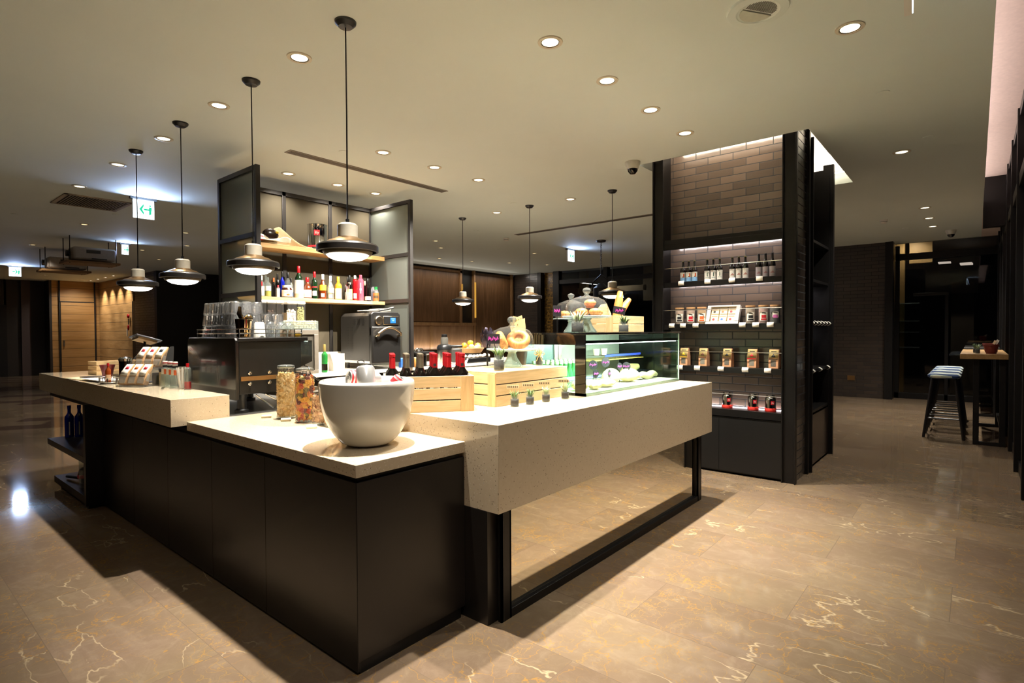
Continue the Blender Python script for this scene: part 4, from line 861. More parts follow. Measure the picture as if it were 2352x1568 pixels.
# ================================================================== coffee machine on the inner bench
t = thing('espresso_machine', 'big black two group coffee machine with brass stripe and studs', 'coffee machine', (.35, 1.91, .886)); L = .83; w = .49
EMB = M('machine_black', '181614', .2, .2, .1, 10, coat=.3)
obj('left_side', MB().prism([(0, .095), (L, .095), (L, .50), (L-.03, .525), (.02, .525), (0, .505)], 0, .025, 'x'), EMB, t, bevel=.004, label='glossy black flank panel')
obj('body', B(.03, w, .015, L-.02, .13, .50), M('machine_body', '121110', .35, .2), t, bevel=.004)
obj('top_tray', B(.02, w+.05, .0, L-.02, .50, .525), BLKMET, t, bevel=.004)
obj('brass_stripe', B(.04, .47, .008, .0155, .225, .255), BRASS, t, label='brass stripe')
for x in (.10, .24, .38):
    for z in (.205, .278): obj('stud', MB().at((x, .014, z), rx=PI/2).lathe([(.014, 0), (.014, .012), (.008, .014), (.006, .006), (0, .006)], n=14), CHROME, t)
obj('nose', MB().prism([(0, .30), (.10, .34), (.10, .50), (0, .50)], .03, L-.05), EMB, t).location = (w, 0, 0)
obj('drip_tray', B(w, w+.16, .05, L-.08, .10, .14), STEEL, t, bevel=.004)
obj('steam_wand', MB().tube([(w+.02, .06, .32), (w+.06, .02, .30), (w+.07, 0, .24), (w+.12, -.01, .20), (w+.16, -.03, .17)], .006, 8), CHROME, t)
for k in range(2): obj('group_head', MB().cyl((w+.06, .25+k*.33, .24), .035, .09, 20), CHROME, t); obj('portafilter', MB().rod((w+.06, .25+k*.33, .24), (w+.2, .22+k*.33, .22), .013, 10), BLKPL, t)
rl = MB()
rl.tube([(.04, .03, .585), (.04, L-.08, .585), (w, L-.08, .585), (w+.03, L-.1, .585), (w+.03, .05, .585), (w, .03, .585)], .004, 6, True).tube([(.04, .03, .555), (.04, L-.08, .555), (w, L-.08, .555), (w+.03, L-.1, .555), (w+.03, .05, .555), (w, .03, .555)], .004, 6, True)
for x, y in ((.04, .03), (.04, .4), (.04, L-.08), (w+.02, .04), (w+.03, .4), (w, L-.08), (.3, .03), (.45, .03)): rl.rod((x, y, .525), (x, y, .588), .004, 6)
obj('cup_rail', rl, CHROME, t)
for x, y in ((.07, .07), (w-.06, .07), (.07, L-.1), (w-.06, L-.1)): obj('foot', MB().lathe([(.045, 0), (.045, .02), (.03, .03), (.03, .10), (.04, .13), (0, .13)], (x, y, 0), 16), BLKPL, t)
obj('brace', MB().tube([(.15, .03, .12), (.26, -.005, .02), (.30, .05, .02)], .007, 6).tube([(.22, .03, .12), (.34, -.005, .04)], .007, 6), CHROME, t)
# glasses on the machine
TZ = .886+.527
gl = thing('tumbler', 'upturned glass on the coffee machine, bottom layer, front left corner of the stack', 'glass', (.44, 2.15, TZ), group='upturned glasses stacked on the coffee machine')
obj('glass_body', MB().lathe([(.041, 0), (.040, .004), (.031, .078), (.028, .086), (0, .087), (0, .079), (.026, .077), (.0385, .004), (.039, 0), (.041, 0)], n=10), TUMB, gl, smooth=0)
index_children()
for lay in range(3):
    for i in range(5):
        for j in range(6):
            if lay == 2 and (i > 3 or (i == 3 and j < 2)): continue
            if (lay, i, j) == (0, 0, 0) or (i == 4 and j > 3): continue
            lb = 'upturned glass on the coffee machine, %s layer, %s row from the front, %s' % (('bottom', 'middle', 'top')[lay], ORD[j], ('leftmost', 'second from left', 'middle', 'second from right', 'rightmost')[i])
            dup(gl, (.44+i*.085+.012*lay+rnd.uniform(-.002, .002), 2.15+j*.09+.01*lay+rnd.uniform(-.002, .002), TZ+lay*.0885), label=lb)
t = thing('ice_bucket', 'brass coloured metal bucket with a scoop among the glasses', 'ice bucket', (.458, 2.02, TZ)); SB = M('bronze_mirror', 'b49a74', .08, 1)
obj('bucket', MB().lathe([(0, 0), (.045, 0), (.056, .13), (.058, .132), (.053, .13), (.043, .01), (0, .01)], n=28), SB, t); obj('scoop', MB().tube([(.0, 0, .10), (-.02, .02, .17), (-.015, .02, .22)], [.014, .018, .01], 8).ball((.035, .0, .135), .03, 10, 8), SB, t)
for i, (x, y) in enumerate(((.56, 1.995), (.60, 2.08))):
    t = thing('plastic_cup_stack', 'upturned frosted plastic cup beside the brass bucket, %s' % ('front', 'behind')[i], 'cup', (x, y, TZ), group='frosted plastic cups'); obj('cup', MB().lathe([(.041, 0), (.034, .1), (.026, .11), (0, .11)], n=20), M('frosted_plastic', 'c9c9c2', .4), t)
for i in range(4):
    t = thing('round_glass', 'round clear glass behind the plastic cups, %s' % ('first', 'second', 'third', 'fourth')[i], 'glass', (.675+.085*(i % 2), 2.05, TZ) if i < 2 else (.84, 2.10+.09*(i-2), TZ), group='round glasses behind the cups'); obj('bowl', MB().lathe([(.03, .0), (.034, .01), (.037, .06), (.028, .10), (.012, .115), (0, .116)], n=18), CLEARB, t)
for i, (x, y) in enumerate(((.755, 1.965), (.815, 1.96))):
    t = thing('spice_bottle', 'small swing top bottle with brown spice on the machine top, %s' % ('left', 'right')[i], 'bottle', (x-.03, y, TZ), group='small spice bottles on the coffee machine'); obj('glass_body', MB().lathe([(.024, 0), (.026, .004), (.026, .075), (.018, .09), (.012, .1), (.014, .115), (0, .118)], n=18), CLRBOT, t); obj('spice', MB().cyl((0, 0, .003), .023, .05, 16), M('brown_spice', '8a6238', .8, 0, .3, 80), t); obj('clasp', MB().tube([(-.02, -.012, .08), (0, -.02, .1), (.02, -.012, .08)], .002, 5), CHROME, t)

solo('lemon_wedge', 'small yellow lemon wedge lying at the right end of the machine top', 'fruit', MB().ball((0, 0, .016), .016, 10, 8, (1.8, 1, 1)), YELLOW, loc=(.83, 1.96, TZ))
# ================================================================== crates
def crate(name, label, loc, w, d, h, rz=0, slats=3, th=.012, lid=False, posts=True, group=None, gap=.006):
    """slatted wooden crate; origin at the front left bottom corner, x along the front"""
    t = thing(name, label, 'crate', loc, rz, group); sh = (h-gap*(slats-1))/slats
    obj('bottom', B(th, w-th, th, d-th, 0, .01), PINE, t)
    for i in range(slats):
        z0 = i*(sh+gap); z1 = z0+sh
        obj('slat', B(0, w, 0, th, z0, z1), PINE, t, bevel=.0015); obj('slat', B(0, w, d-th, d, z0, z1), PINE, t, bevel=.0015)
        obj('slat', B(0, th, th, d-th, z0, z1), PINEY, t, bevel=.0015); obj('slat', B(w-th, w, th, d-th, z0, z1), PINEY, t, bevel=.0015)
    if posts:
        for x in (th, w-th-.035):
            for y in (th, d-th-.012): obj('corner_post', B(x, x+.035, y, y+.012, .005, h-.004), PINEZ, t)
    if lid: obj('lid', B(.0, w, .0, d, h, h+.01), PINE, t, bevel=.0015)
    return t
CZ1 = .999
rzc = math.atan2(-.2, .27)
# local x from left end to right end of the long side
Lc, Dc = .50, .30
ux = Vector((cos(-.6435), sin(-.6435))); p0 = Vector((.93, .21))-ux*Lc
c1 = crate('wine_crate', 'open pine crate full of wine bottles next to the white bowl', (p0.x, p0.y, CZ1), Lc, Dc, .20, -.6435, posts=False)
obj('end_board', B(Lc-.075, Lc, -.012, 0, 0, .2), PINEZ, c1, bevel=.0015, label='upright end board with round wood grain')
obj('end_board', B(0, .075, -.012, 0, 0, .2), PINEZ, c1, bevel=.0015)
def wine(label, loc, cap, shape, h=.315, group='wine bottles in the crate', medal=False):
    r = .0375
    t = thing('wine_bottle', label, 'wine bottle', loc, face_cam(loc[0], loc[1]), group)
    p = [(0, 0), (r*.9, 0), (r, .006), (r, .185), (r*.93, .205), (.016, .23), (.0145, .25), (.0145, .31), (0, .31)] if shape == 'b' else [(0, 0), (r*.9, 0), (r, .006), (r*1.02, .15), (r*.96, .19), (r*.6, .215), (.016, .235), (.0145, .25), (.0145, .31), (0, .31)]
    obj('glass_body', MB().lathe(p, n=22), DARKBOT, t); obj('foil', MB().lathe([(.0165, .235), (.0158, .25), (.0155, .298), (.0165, .299), (.0165, .312), (.012, .315), (0, .315)], n=18), cap, t)
    obj('paper_label', arcmb(r*1.015, .08, .178, .85), PAPER, t)
    if medal: obj('medal', arcmb(.0168, .243, .258, .5), INK, t)
    return t
FOILG = M('grey_foil', '6e6656', .35, .5); FOILR = M('red_foil', 'b01a22', .32, .4)
pt = lambda u, v: (p0.x+ux.x*u-ux.y*v, p0.y+ux.y*u+ux.x*v)
pat = ['rggrrr', 'rggrrr', 'rgkrrr']
nm = {'r': 'red', 'g': 'pewter grey', 'k': 'dark'}
for row in range(3):
    for c in range(6):
        x, y = pt(.05+c*.0785, .055+row*.09); k = pat[row][c]
        wine('wine bottle with %s foil, %s row of the crate, %s from the left' % (nm[k], ('front', 'middle', 'back')[row], ORD[c]), (x, y, CZ1+.011), {'r': FOILR, 'g': FOILG, 'k': BLKPL}[k], 'b' if k == 'r' else 'f', medal=(k == 'r' and c in (3, 5) and row == 0))
c2 = crate('display_crate', 'upturned pine crate carrying the bagel stand on the display counter', (1.116, .204, CZ1), .745, .48, .196, 0, posts=False, lid=True)
obj('corner_board', B(-.010, 0, 0, .06, 0, .196), PINEZ, c2)
c3 = crate('bread_crate', 'pale pine crate holding two baguettes on top of the glass case', (2.66, .36, 1.438), .68, .26, .14, 0, slats=2, posts=False)
c3.children[0]
obj('end_board', B(0, .10, -.008, 0, 0, .14), PINEZ, c3)
def baguette(label, a, b, r):
    A, Bv = Vector(a), Vector(b); n = 14; pts = [A.lerp(Bv, i/n) for i in range(n+1)]
    t = thing('baguette', label, 'baguette', a, group='baguettes'); 
    obj('crust', MB().tube([tuple(p-A) for p in pts], [r*(max(.25, sin(PI*min(1, max(0, (i+.6)/(n+1.2)))))**.35)*(1+.06*(i % 2)) for i in range(n+1)], 14), BREAD, t)
    g = MB(); d = (Bv-A).normalized(); e = Vector((-.6, -.6, .3)).normalized()
    for i in range(4):
        p = (Bv-A)*(.45+.14*i)+e*r*.72; g.tube([tuple(p-d*.02-Vector((0, 0, .0))), tuple(p+d*.03+Vector((.012, 0, 0)))], [.008, .011], 6)
    obj('score_marks', g, M('bread_pale', 'e8c48a', .8), t)
baguette('upright baguette standing in the bread crate', (3.00, .47, 1.46), (3.10, .47, 1.80), .038)
baguette('slanting baguette leaning out of the bread crate to the right', (3.03, .55, 1.47), (3.36, .52, 1.74), .036)
t = thing('printed_paper_bag', 'printed tan paper folded up behind the baguettes in the bread crate', 'paper', (2.74, .50, 1.46)); m = MB().prism([(0, 0), (.02, .17), (.08, .215), (.17, .225), (.25, .14), (.25, 0)], 0, .004); obj('sheet', m, M('tan_print_paper', 'd8c08a', .8, 0, .1, 80), t)
g2 = MB()
for i in range(9):
    for j in range(7):
        xx, zz = .03+.025*i+(j % 2)*.01, .03+.026*j
        if zz < .2 and xx < .225-.4*max(0, zz-.12): g2.box(xx, xx+.012, -.001, 0, zz, zz+.003)
obj('print', g2, M('brown_print', '6b4a26', .7), t)

# ================================================================== jars, stands
def plant_leaves(n, r, h, z, rr=rnd, w=.006):
    g = MB()
    for i in range(n):
        a = 2*PI*i/n+rr.uniform(-.3, .3); o = rr.uniform(.4, 1); l = h*rr.uniform(.7, 1.1); px = [(r*.25*cos(a), r*.25*sin(a), z), (r*o*.7*cos(a), r*o*.7*sin(a), z+l*.6), (r*(o*1.2)*cos(a), r*(o*1.2)*sin(a), z+l)]
        s = (-sin(a)*w, cos(a)*w)
        g.add([(px[0][0]-s[0]*.6, px[0][1]-s[1]*.6, px[0][2]), (px[0][0]+s[0]*.6, px[0][1]+s[1]*.6, px[0][2]), (px[1][0]+s[0], px[1][1]+s[1], px[1][2]), (px[1][0]-s[0], px[1][1]-s[1], px[1][2]), px[2]], [(0, 1, 2, 3), (3, 2, 4)])
    return g
def jar_plant(label, loc, r, h, big=True, tag_text=None, group=None, twine=False, soil=True, tagdir=0):
    t = thing('potted_plant', label, 'plant', loc, face_cam(loc[0], loc[1])+PI/2, group)
    obj('jar', MB().lathe([(0, 0), (r*.95, 0), (r, .004), (r, h*.72), (r*.86, h*.82), (r*.9, h), (r*.86, h)], n=22), CLRBOT, t)
    if soil: obj('soil', MB().cyl((0, 0, .004), r*.93, h*.62, 18), M('dark_soil' if not big else 'black_soil', '2b231a', .9, 0, .3, 90), t)
    obj('leaves', plant_leaves(16 if big else 13, r*1.5, h*.85, h*.7, w=r*.16), PALEGREEN if rnd.random() < .6 else GREEN, t, solid=.0012)
    if twine:
        g = MB().lathe([(r*1.03, h*.86), (r*1.09, h*.9), (r*1.03, h*.94)], n=20)
        for s in (-1, 1): g.tube([(0, -r, h*.9), (s*r*.9, -r*1.3, h*1.15), (s*r*1.5, -r*1.3, h*.95), (s*r*.8, -r*1.25, h*.8), (0, -r, h*.9)], .003, 6); g.tube([(0, -r, h*.9), (s*r*.8, -r*1.25, h*.35)], .003, 6)
        obj('twine_bow', g, M('twine', 'cfae74', .9), t)
    return t
SM = ['leftmost', 'second from left', 'second from right', 'rightmost']
for i, (x, y) in enumerate(((1.209, .140), (1.346, .130), (1.509, .128), (1.717, .123))):
    t = jar_plant('tiny glass pot of air plant before the pine crate, %s of the four' % SM[i], (x, y, CZ1), .026, .062, False, group='four small pots before the crate')
    obj('ring_print', arcmb(.0265, .02, .035, .9, -PI/2), M('dark_print2', '2d2925', .5), t); obj('tag_stick', MB().rod((-.01, .012, .03), (-.01, .014, .125), .0015, 5), M('stick', 'c9a86c', .8), t)
    s = obj('wooden_tag', B(-.048, .026, .012, .015, .105, .127), M('tag_wood', 'd3bd94', .8), t); g2 = MB()
    for k in range(6): g2.box(-.042+k*.011, -.036+k*.011, .0112, .012, .110, .121)
    obj('tag_letters', g2, M('tag_ink', '4a3a24', .7), s)
t = jar_plant('glass jar of dark soil with pink lettered sign on the left of the upturned crate', (1.235, .285, 1.208), .034, .095, True)
obj('sign_stick', MB().rod((0, 0, .05), (-.03, 0, .17), .002, 5), BLKPL, t); s = obj('slate_sign', B(-.075, .005, -.002, .002, .165, .225), SLATE, t)
def squiggle(parent, cx, cz, w, h, y=-.0035, n=14):
    g = MB(); g.tube([(cx-w/2+w*i/n, y, cz+h/2*(1 if i % 2 else -1)*(.6+.4*sin(i*2.1))) for i in range(n+1)], .0022, 5); obj('chalk_writing', g, PINK, parent)
squiggle(s, -.035, .195, .06, .03)
jar_plant('small jar of air plant tied with a twine bow on the upturned crate', (1.80, .40, 1.208), .026, .085, True, twine=True)
jar_plant('wide glass jar with pale succulent on the left end of the glass case top', (2.02, .22, 1.438), .045, .10, True)
t = jar_plant('glass jar with succulent and dark pink sign in front of the bread crate', (2.70, .22, 1.438), .04, .085, True)
obj('sign_stick', MB().rod((0, 0, .04), (-.02, 0, .15), .003, 5), BLKPL, t); s = obj('slate_sign', MB().at((-.03, 0, .175), ry=.2).box(-.055, .045, -.002, .002, -.03, .03), SLATE, t); squiggle(s, -.033, .175, .06, .03)
def cake_stand(label, loc, R, hs, hd, items, dome_r=None):
    t = thing('cake_stand', label, 'cake stand', loc); dr = dome_r or R*.86
    obj('foot', MB().lathe([(R*.42, 0), (R*.40, .006), (R*.22, hs*.45), (R*.14, hs*.8), (R*.2, hs-.008)], n=28), glass('stand_glass', 'eef6f3', 1.3, .03, .22, 'dbe8e4'), t, solid=.004)
    obj('plate', MB().lathe([(0, hs-.006), (R*.9, hs-.006), (R*1.0, hs+.004), (R*.97, hs+.01), (R*.88, hs+.002), (0, hs+.002)], n=36), glass('stand_glass'), t)
    dm = thing('glass_dome', 'clear glass dome with round knob over the ' + items, 'dome', (loc[0], loc[1], loc[2]+hs+.0035))
    obj('bell', MB().lathe([(dr, 0), (dr, hd*.35), (dr*.95, hd*.6), (dr*.8, hd*.82), (dr*.55, hd*.94), (dr*.28, hd), (.012, hd+.003)], n=40), CLEAR, dm)
    obj('knob', MB().lathe([(.03, hd), (.02, hd+.008), (.014, hd+.018), (.026, hd+.03), (.032, hd+.045), (.026, hd+.06), (0, hd+.068)], n=20), glass('knob_glass', 'cfd4d0', 1.6, .02, .15, 'bfc4c0'), dm)
    return t
cake_stand('glass cake stand with two bagels under a dome on the upturned crate', (1.557, .45, 1.208), .175, .115, .155, 'bagels')
for x, y, z, rx, ry, l in ((1.59, .42, 1.392, .8, .0, 'big golden bagel ring lying forward under the dome'), (1.50, .49, 1.385, 1.15, .0, 'bagel standing on edge behind the other one')):
    m = MB().at((0, 0, 0), rx=rx, ry=ry, rz=.75 if rx > 1 else -.88); m.tube([((.055 if rx < 1 else .042)*cos(a), (.055 if rx < 1 else .042)*sin(a), 0) for a in [2*PI*i/24 for i in range(24)]], .028, 12, True)
    solo('bagel', l, 'bagel', m, BREAD, 'bagels', loc=(x, y, z))
cake_stand('glass cake stand with muffins under a dome in front on the glass case', (2.27, .30, 1.438), .19, .115, .155, 'front muffins')
def muffin(label, loc, r=.042, g='muffins'):
    t = thing('muffin', label, 'muffin', loc, rnd.uniform(0, 6), g); obj('cup', MB().lathe([(0, 0), (r*.7, 0), (r*.95, .035), (0, .035)], n=18), M('muffin_base', 'a8642c', .8), t)
    obj('top', MB().ball((0, 0, .035), r*1.12, 14, 8, (1, 1, .62)), BREAD, t); gg = MB()
    for i in range(6): a = i*1.05; gg.ball((r*.65*cos(a), r*.65*sin(a), .054), .005, 6, 4)
    obj('chips', gg, M('choc_chip', '4a2412', .6), t); return t
for dx, dy, dz, l in ((-.105, -.02, 0, 'left'), (-.02, -.085, 0, 'front middle'), (.10, -.03, 0, 'right'), (.0, .03, 0, 'back middle hidden'), (.0, -.03, .068, 'single top one')): muffin('golden muffin with chocolate chips under the front dome, %s' % l, (2.27+dx, .30+dy, 1.438+.119+dz))
t = thing('cake_stand', 'second glass cake stand half hidden behind the front one on the case top', 'cake stand', (2.495, .595, 1.438))
R, hs, hd, dr = .15, .105, .15, .13
obj('foot', MB().lathe([(R*.42, 0), (R*.40, .006), (R*.22, hs*.45), (R*.14, hs*.8), (R*.2, hs-.008)], n=28), glass('stand_glass'), t, solid=.004); obj('plate', MB().lathe([(0, hs-.006), (R, hs+.004), (R*.97, hs+.01), (0, hs+.002)], n=32), glass('stand_glass'), t)
dm = thing('glass_dome', 'rear clear glass dome with round knob partly hidden behind the front dome', 'dome', (2.495, .595, 1.438+hs+.01)); obj('bell', MB().lathe([(dr, 0), (dr, hd*.35), (dr*.95, hd*.6), (dr*.8, hd*.82), (dr*.28, hd), (.012, hd+.003)], n=36), CLEAR, dm); obj('knob', MB().lathe([(.014, hd), (.014, hd+.012), (.028, hd+.03), (.028, hd+.045), (0, hd+.06)], n=18), glass('knob_glass'), dm)
for dx, dy in ((.05, -.03), (-.05, .03)): muffin('brown pastry under the rear dome, %s' % ('right' if dx > 0 else 'left'), (2.495+dx, .595+dy, 1.438+.115), .04, 'rear pastries')
t = thing('sign_card', 'small slate sign with pink writing left of the muffin dome', 'sign', (2.02, .40, 1.438), -.9); obj('stick', MB().rod((0, 0, 0), (0, 0, .14), .003, 5), BLKPL, t); s = obj('slate', B(-.03, .03, -.002, .002, .12, .20), SLATE, t); squiggle(s, 0, .16, .04, .03)
t = thing('crisp_bucket', 'dark metal bucket holding tall seeded crispbreads behind the bagels', 'bucket', (1.77, .56, 1.208)); obj('bucket', MB().lathe([(0, 0), (.05, 0), (.062, .11), (.064, .112), (.058, .11), (.048, .01), (0, .01)], n=28), M('bucket_dark', '3a332a', .4, .4), t)
CR = M('crispbread', 'd9bd84', .8, 0, .2, 60)
for i, (dx, dz, ry, h) in enumerate(((-.03, .02, -.32, .30), (.0, .03, -.16, .34), (.02, .02, .0, .32), (.035, .01, .06, .27))):
    b = thing('crispbread', 'tall seeded crispbread slab in the bucket, %s' % ('leftmost', 'second from left', 'second from right', 'rightmost')[i], 'crispbread', (1.77+dx*.6, .535+i*.011, 1.222), group='crispbreads in the bucket'); b.rotation_euler = (0, ry*.45, -.5)
    n = 10; m = MB().prism([(-.035, 0), (.035, 0)]+[(.038+.003*sin(k*2.3+i), h*k/n) for k in range(1, n)]+[(.034, h), (.0, h-.01), (-.034, h)]+[(-.038-.003*sin(k*1.9+i), h*(n-k)/n) for k in range(1, n)], -.003, .003)
    obj('slab', m, CR, b); g2 = MB()
    for k in range(22): g2.ball((rnd.uniform(-.03, .03), -.0035, rnd.uniform(.1, h-.02)), .003, 5, 4, (1.6, .5, .7))
    obj('seeds', g2, M('seed_brown', '6e4a20', .8), b)
t = thing('dark_wrapper', 'crumpled shiny dark wrapper behind the bagel dome', 'wrapper', (1.50, .625, 1.208)); obj('wrapper', MB().grid(lambda u, v: (-.05+.1*u, -.02+.04*v+.01*sin(9*u), .20+.05*sin(7*u+3*v)+.02*cos(13*v)), 14, 8), M('foil_violet', '4a4250', .25, .7), t, solid=.002); obj('stand', MB().rod((0, 0, 0), (0, 0, .2), .006), BLKPL, t)

# ================================================================== glass display case
KX0, KX1, KY0, KY1, KZ0, KZ1 = 1.89, 3.44, .068, .68, .999, 1.436
t = thing('display_case', 'glass refrigerated display case with black frame lit from inside', 'display case', (0, 0, 0))
DB = M('case_black_gloss', '100f0e', .08, 0, .1, 10, coat=.5)
obj('top_plate', B(KX0-.02, KX1+.01, KY0-.012, KY1, KZ1-.014, KZ1), DB, t, bevel=.002)
obj('end_frame', MB().box(KX0-.008, KX0, KY0, KY1, KZ1-.085, KZ1-.014).box(KX0-.008, KX0, KY0, KY0+.085, KZ0, KZ1-.085).box(KX0-.008, KX0, KY0, KY1, KZ0, KZ0+.02).box(KX0-.008, KX0, KY1-.05, KY1, KZ0+.02, KZ1-.085), DB, t)
obj('end_glass', B(KX0, KX0+.005, KY0+.006, KY1, KZ0+.01, KZ1-.014), GREENGLASS, t)
obj('front_glass', B(KX0, KX1, KY0, KY0+.006, KZ0+.01, KZ1-.014), GREENGLASS, t)
obj('right_glass', B(KX1-.006, KX1, KY0+.006, KY1, KZ0+.01, KZ1-.014), GREENGLASS, t)
obj('glass_edge', MB().box(KX1-.010, KX1+.003, KY0-.003, KY0+.004, KZ0+.012, KZ1-.014), M('edge_pale_green', 'cfe6d8', .3), t)
obj('base_trim', MB().box(KX0, KX1, KY0-.004, KY0, KZ0, KZ0+.012).box(KX1, KX1+.004, KY0, KY1, KZ0, KZ0+.012), M('case_trim_grey', '8fa096', .3, .5), t)
obj('top_channel', B(KX0, KX1-.01, KY0+.008, KY0+.04, KZ1-.075, KZ1-.055), BLKMET, t)
obj('deck', B(KX0+.005, KX1-.006, KY0+.008, KY1-.01, KZ0, KZ0+.02), M('case_deck', 'e8e4d0', .4), t)
obj('back_frame', MB().box(KX0, KX1, KY1-.012, KY1, KZ0, KZ0+.03).box(2.35, 2.40, KY1-.02, KY1, KZ0, KZ1-.014).box(2.42, 2.46, KY1-.012, KY1, KZ0, KZ1-.014), STEEL, t)
obj('back_door', B(2.46, KX1, KY1-.008, KY1-.003, KZ0+.03, KZ1-.014), M('case_back_grey', '8a958a', .2), t); obj('back_door', B(KX0, 2.35, KY1-.008, KY1-.003, KZ0+.03, KZ1-.014), M('case_back_green', '5f7a78', .3), t)
obj('mid_shelf', B(2.50, KX1-.03, .40, KY1-.03, 1.20, 1.206), M('shelf_yellow', 'a8964a', .4), t); obj('light_tube', B(KX0+.03, KX1-.03, KY0+.014, KY0+.03, KZ1-.082, KZ1-.076), emit('case_led', 'f4fff4', 9), t)
area(t, ((KX0+KX1)/2-.1, KY0+.06, KZ1-.085), 1.35, .03, 36, (.95, 1, .9), (0, .45, -1))
g = MB()
for i in range(30): g.tube([(2.75+i*.021, .42, 1.207), (2.75+i*.021, .42, 1.235), (2.75+i*.021, .60, 1.235)], .0015, 4)
b = thing('wire_rack', 'blue rimmed wire rack on the shelf inside the glass case', 'rack', (0, 0, 0)); obj('wires', g, STEEL, b); obj('rim', MB().box(2.74, 3.38, .412, .418, 1.228, 1.246), M('blue_rim', '2a3fb0', .4), b)
for i, x in enumerate((2.80, 2.93)):
    b = thing('paper_cup', 'pale paper cup on the shelf inside the glass case, %s' % ('left', 'right')[i], 'cup', (x, .54, 1.237), group='paper cups in the case'); obj('cup', MB().lathe([(0, 0), (.022, 0), (.03, .055), (.027, .055)], n=18), PAPER, b)
# small green bottles
first = None; k = 0
for i in range(4):
    for j in range(8):
        x, y = 1.955+j*.058+(i % 2)*.02, .40+i*.062
        if first is None:
            first = thing('water_bottle', 'green water bottle in the glass case, front row, nearest the left end glass', 'bottle', (x, y, 1.02), group='green bottles in the case')
            obj('glass_body', MB().lathe([(0, 0), (.024, 0), (.026, .005), (.026, .09), (.018, .125), (.011, .15), (.011, .19), (0, .19)], n=14), M('green_bottle_glass', '2f9a4a', .1, 0, .15, 30, coat=.5), first)
            obj('cap', MB().cyl((0, 0, .182), .0145, .022, 12), M('mint_cap', 'd6f0c8', .4), first); obj('paper_label', MB().lathe([(.0266, .04), (.0266, .08)], n=14), M('mint_label', 'c8e8c0', .6), first)
            index_children()
        else: dup(first, (x, y, 1.02), label='green bottle in the glass case, %s row from the front, %s from the left' % (ORD[i], ORD[j]))
DOUGH = M('pale_pastry', 'ecd9a6', .7, 0, .2, 25)
def roll(label, loc, r, sc, rz=0, n=7):
    t = thing('pastry_bag', label, 'pastry', loc, rz, 'wrapped pastries in the case')
    obj('bread', MB().grid(lambda u, v: (r*sc[0]*cos(2*PI*u)*sin(PI*v)*(1+.08*sin(n*2*PI*u)), r*sc[1]*sin(2*PI*u)*sin(PI*v)*(1+.08*sin(n*2*PI*u)), r*sc[2]*(1-cos(PI*v))/2*(1+.1*sin(n*2*PI*u+2))), 40, 10), DOUGH, t)
    return t
for i, (x, y, r, sc, rz, l) in enumerate(((2.02, .20, .07, (1.1, .8, 1.1), .2, 'twisted pastry at the left front'), (2.17, .17, .07, (1.3, .7, .9), .5, 'braided roll beside the leftmost pastry'), (2.38, .20, .08, (1.4, .8, .7), .1, 'long wrapped loaf in the middle front'), (2.60, .28, .085, (1.0, .8, 1.35), 0, 'tall crumpled pastry bag in the middle'), (2.86, .26, .09, (1.25, .8, 1.15), -.1, 'ridged wrapped roll right of the middle'))): roll(l+' of the glass case', (x, y, 1.021), r, sc, rz)
t = thing('filled_baguette', 'long wrapped baguette sandwich lying at the right end inside the case', 'sandwich', (3.20, .42, 1.06)); obj('bread', MB().tube([(-.15+.3*i/10, .04*sin(i*.3), .0+.06*i/10) for i in range(11)], [.02+.03*sin(PI*(i+.5)/11) for i in range(11)], 12), M('wrapped_green', '9c9a62', .5, 0, .2, 30), t)
t = thing('filled_baguette', 'second wrapped baguette sandwich beneath it at the case\'s right end', 'sandwich', (3.21, .26, 1.055)); obj('bread', MB().tube([(-.17+.34*i/10, 0, .01*sin(i)) for i in range(11)], [.015+.02*sin(PI*(i+.5)/11) for i in range(11)], 12), M('wrapped_pale', 'b8b084', .5, 0, .2, 30), t)
for i, (x, y, z, rz, sc) in enumerate(((2.36, .30, 1.155, -.2, 1.2), (2.27, .22, 1.10, .9, 1), (2.47, .22, 1.09, 1.3, 1), (2.60, .33, 1.16, .6, 1.3), (2.74, .28, 1.13, .9, 1), (2.84, .27, 1.12, -.2, 1.2))):
    t = thing('price_sign', 'round dark chalk sign with pink writing inside the case, %s' % ('leftmost and high', 'leaning at lower left', 'narrow one in the middle', 'tallest in the middle', 'heart shaped', 'large one at the right')[i], 'sign', (x, y, 1.02), rz+face_cam(x, y)+PI/2-.1, 'chalk signs in the case'); h = z-1.02
    obj('stick', MB().rod((0, 0, 0), (0, 0, h), .002, 5), BLKPL, t); s = obj('disc', MB().at((0, 0, h+.025*sc), rx=PI/2).lathe([(0, -.002), (.030*sc, -.002), (.030*sc, .002), (0, .002)], n=22), SLATE, t)
    squiggle(s, 0, h+.025*sc, .044*sc, .018*sc, -.0045, 9)
for i in range(3):
    t = thing('yoghurt_tub', 'low clear tub with blue rimmed lid inside the case, %s' % ('left', 'middle', 'right')[i], 'tub', (2.10+.2*i, .35, 1.02), 0, 'clear tubs in the case')
    obj('tub', MB().box(0, .14, 0, .05, 0, .055), CLRBOT, t, bevel=.006); obj('lid', B(-.003, .143, -.003, .053, .055, .065), M('tub_blue', '6f7fd0', .4), t, bevel=.002)

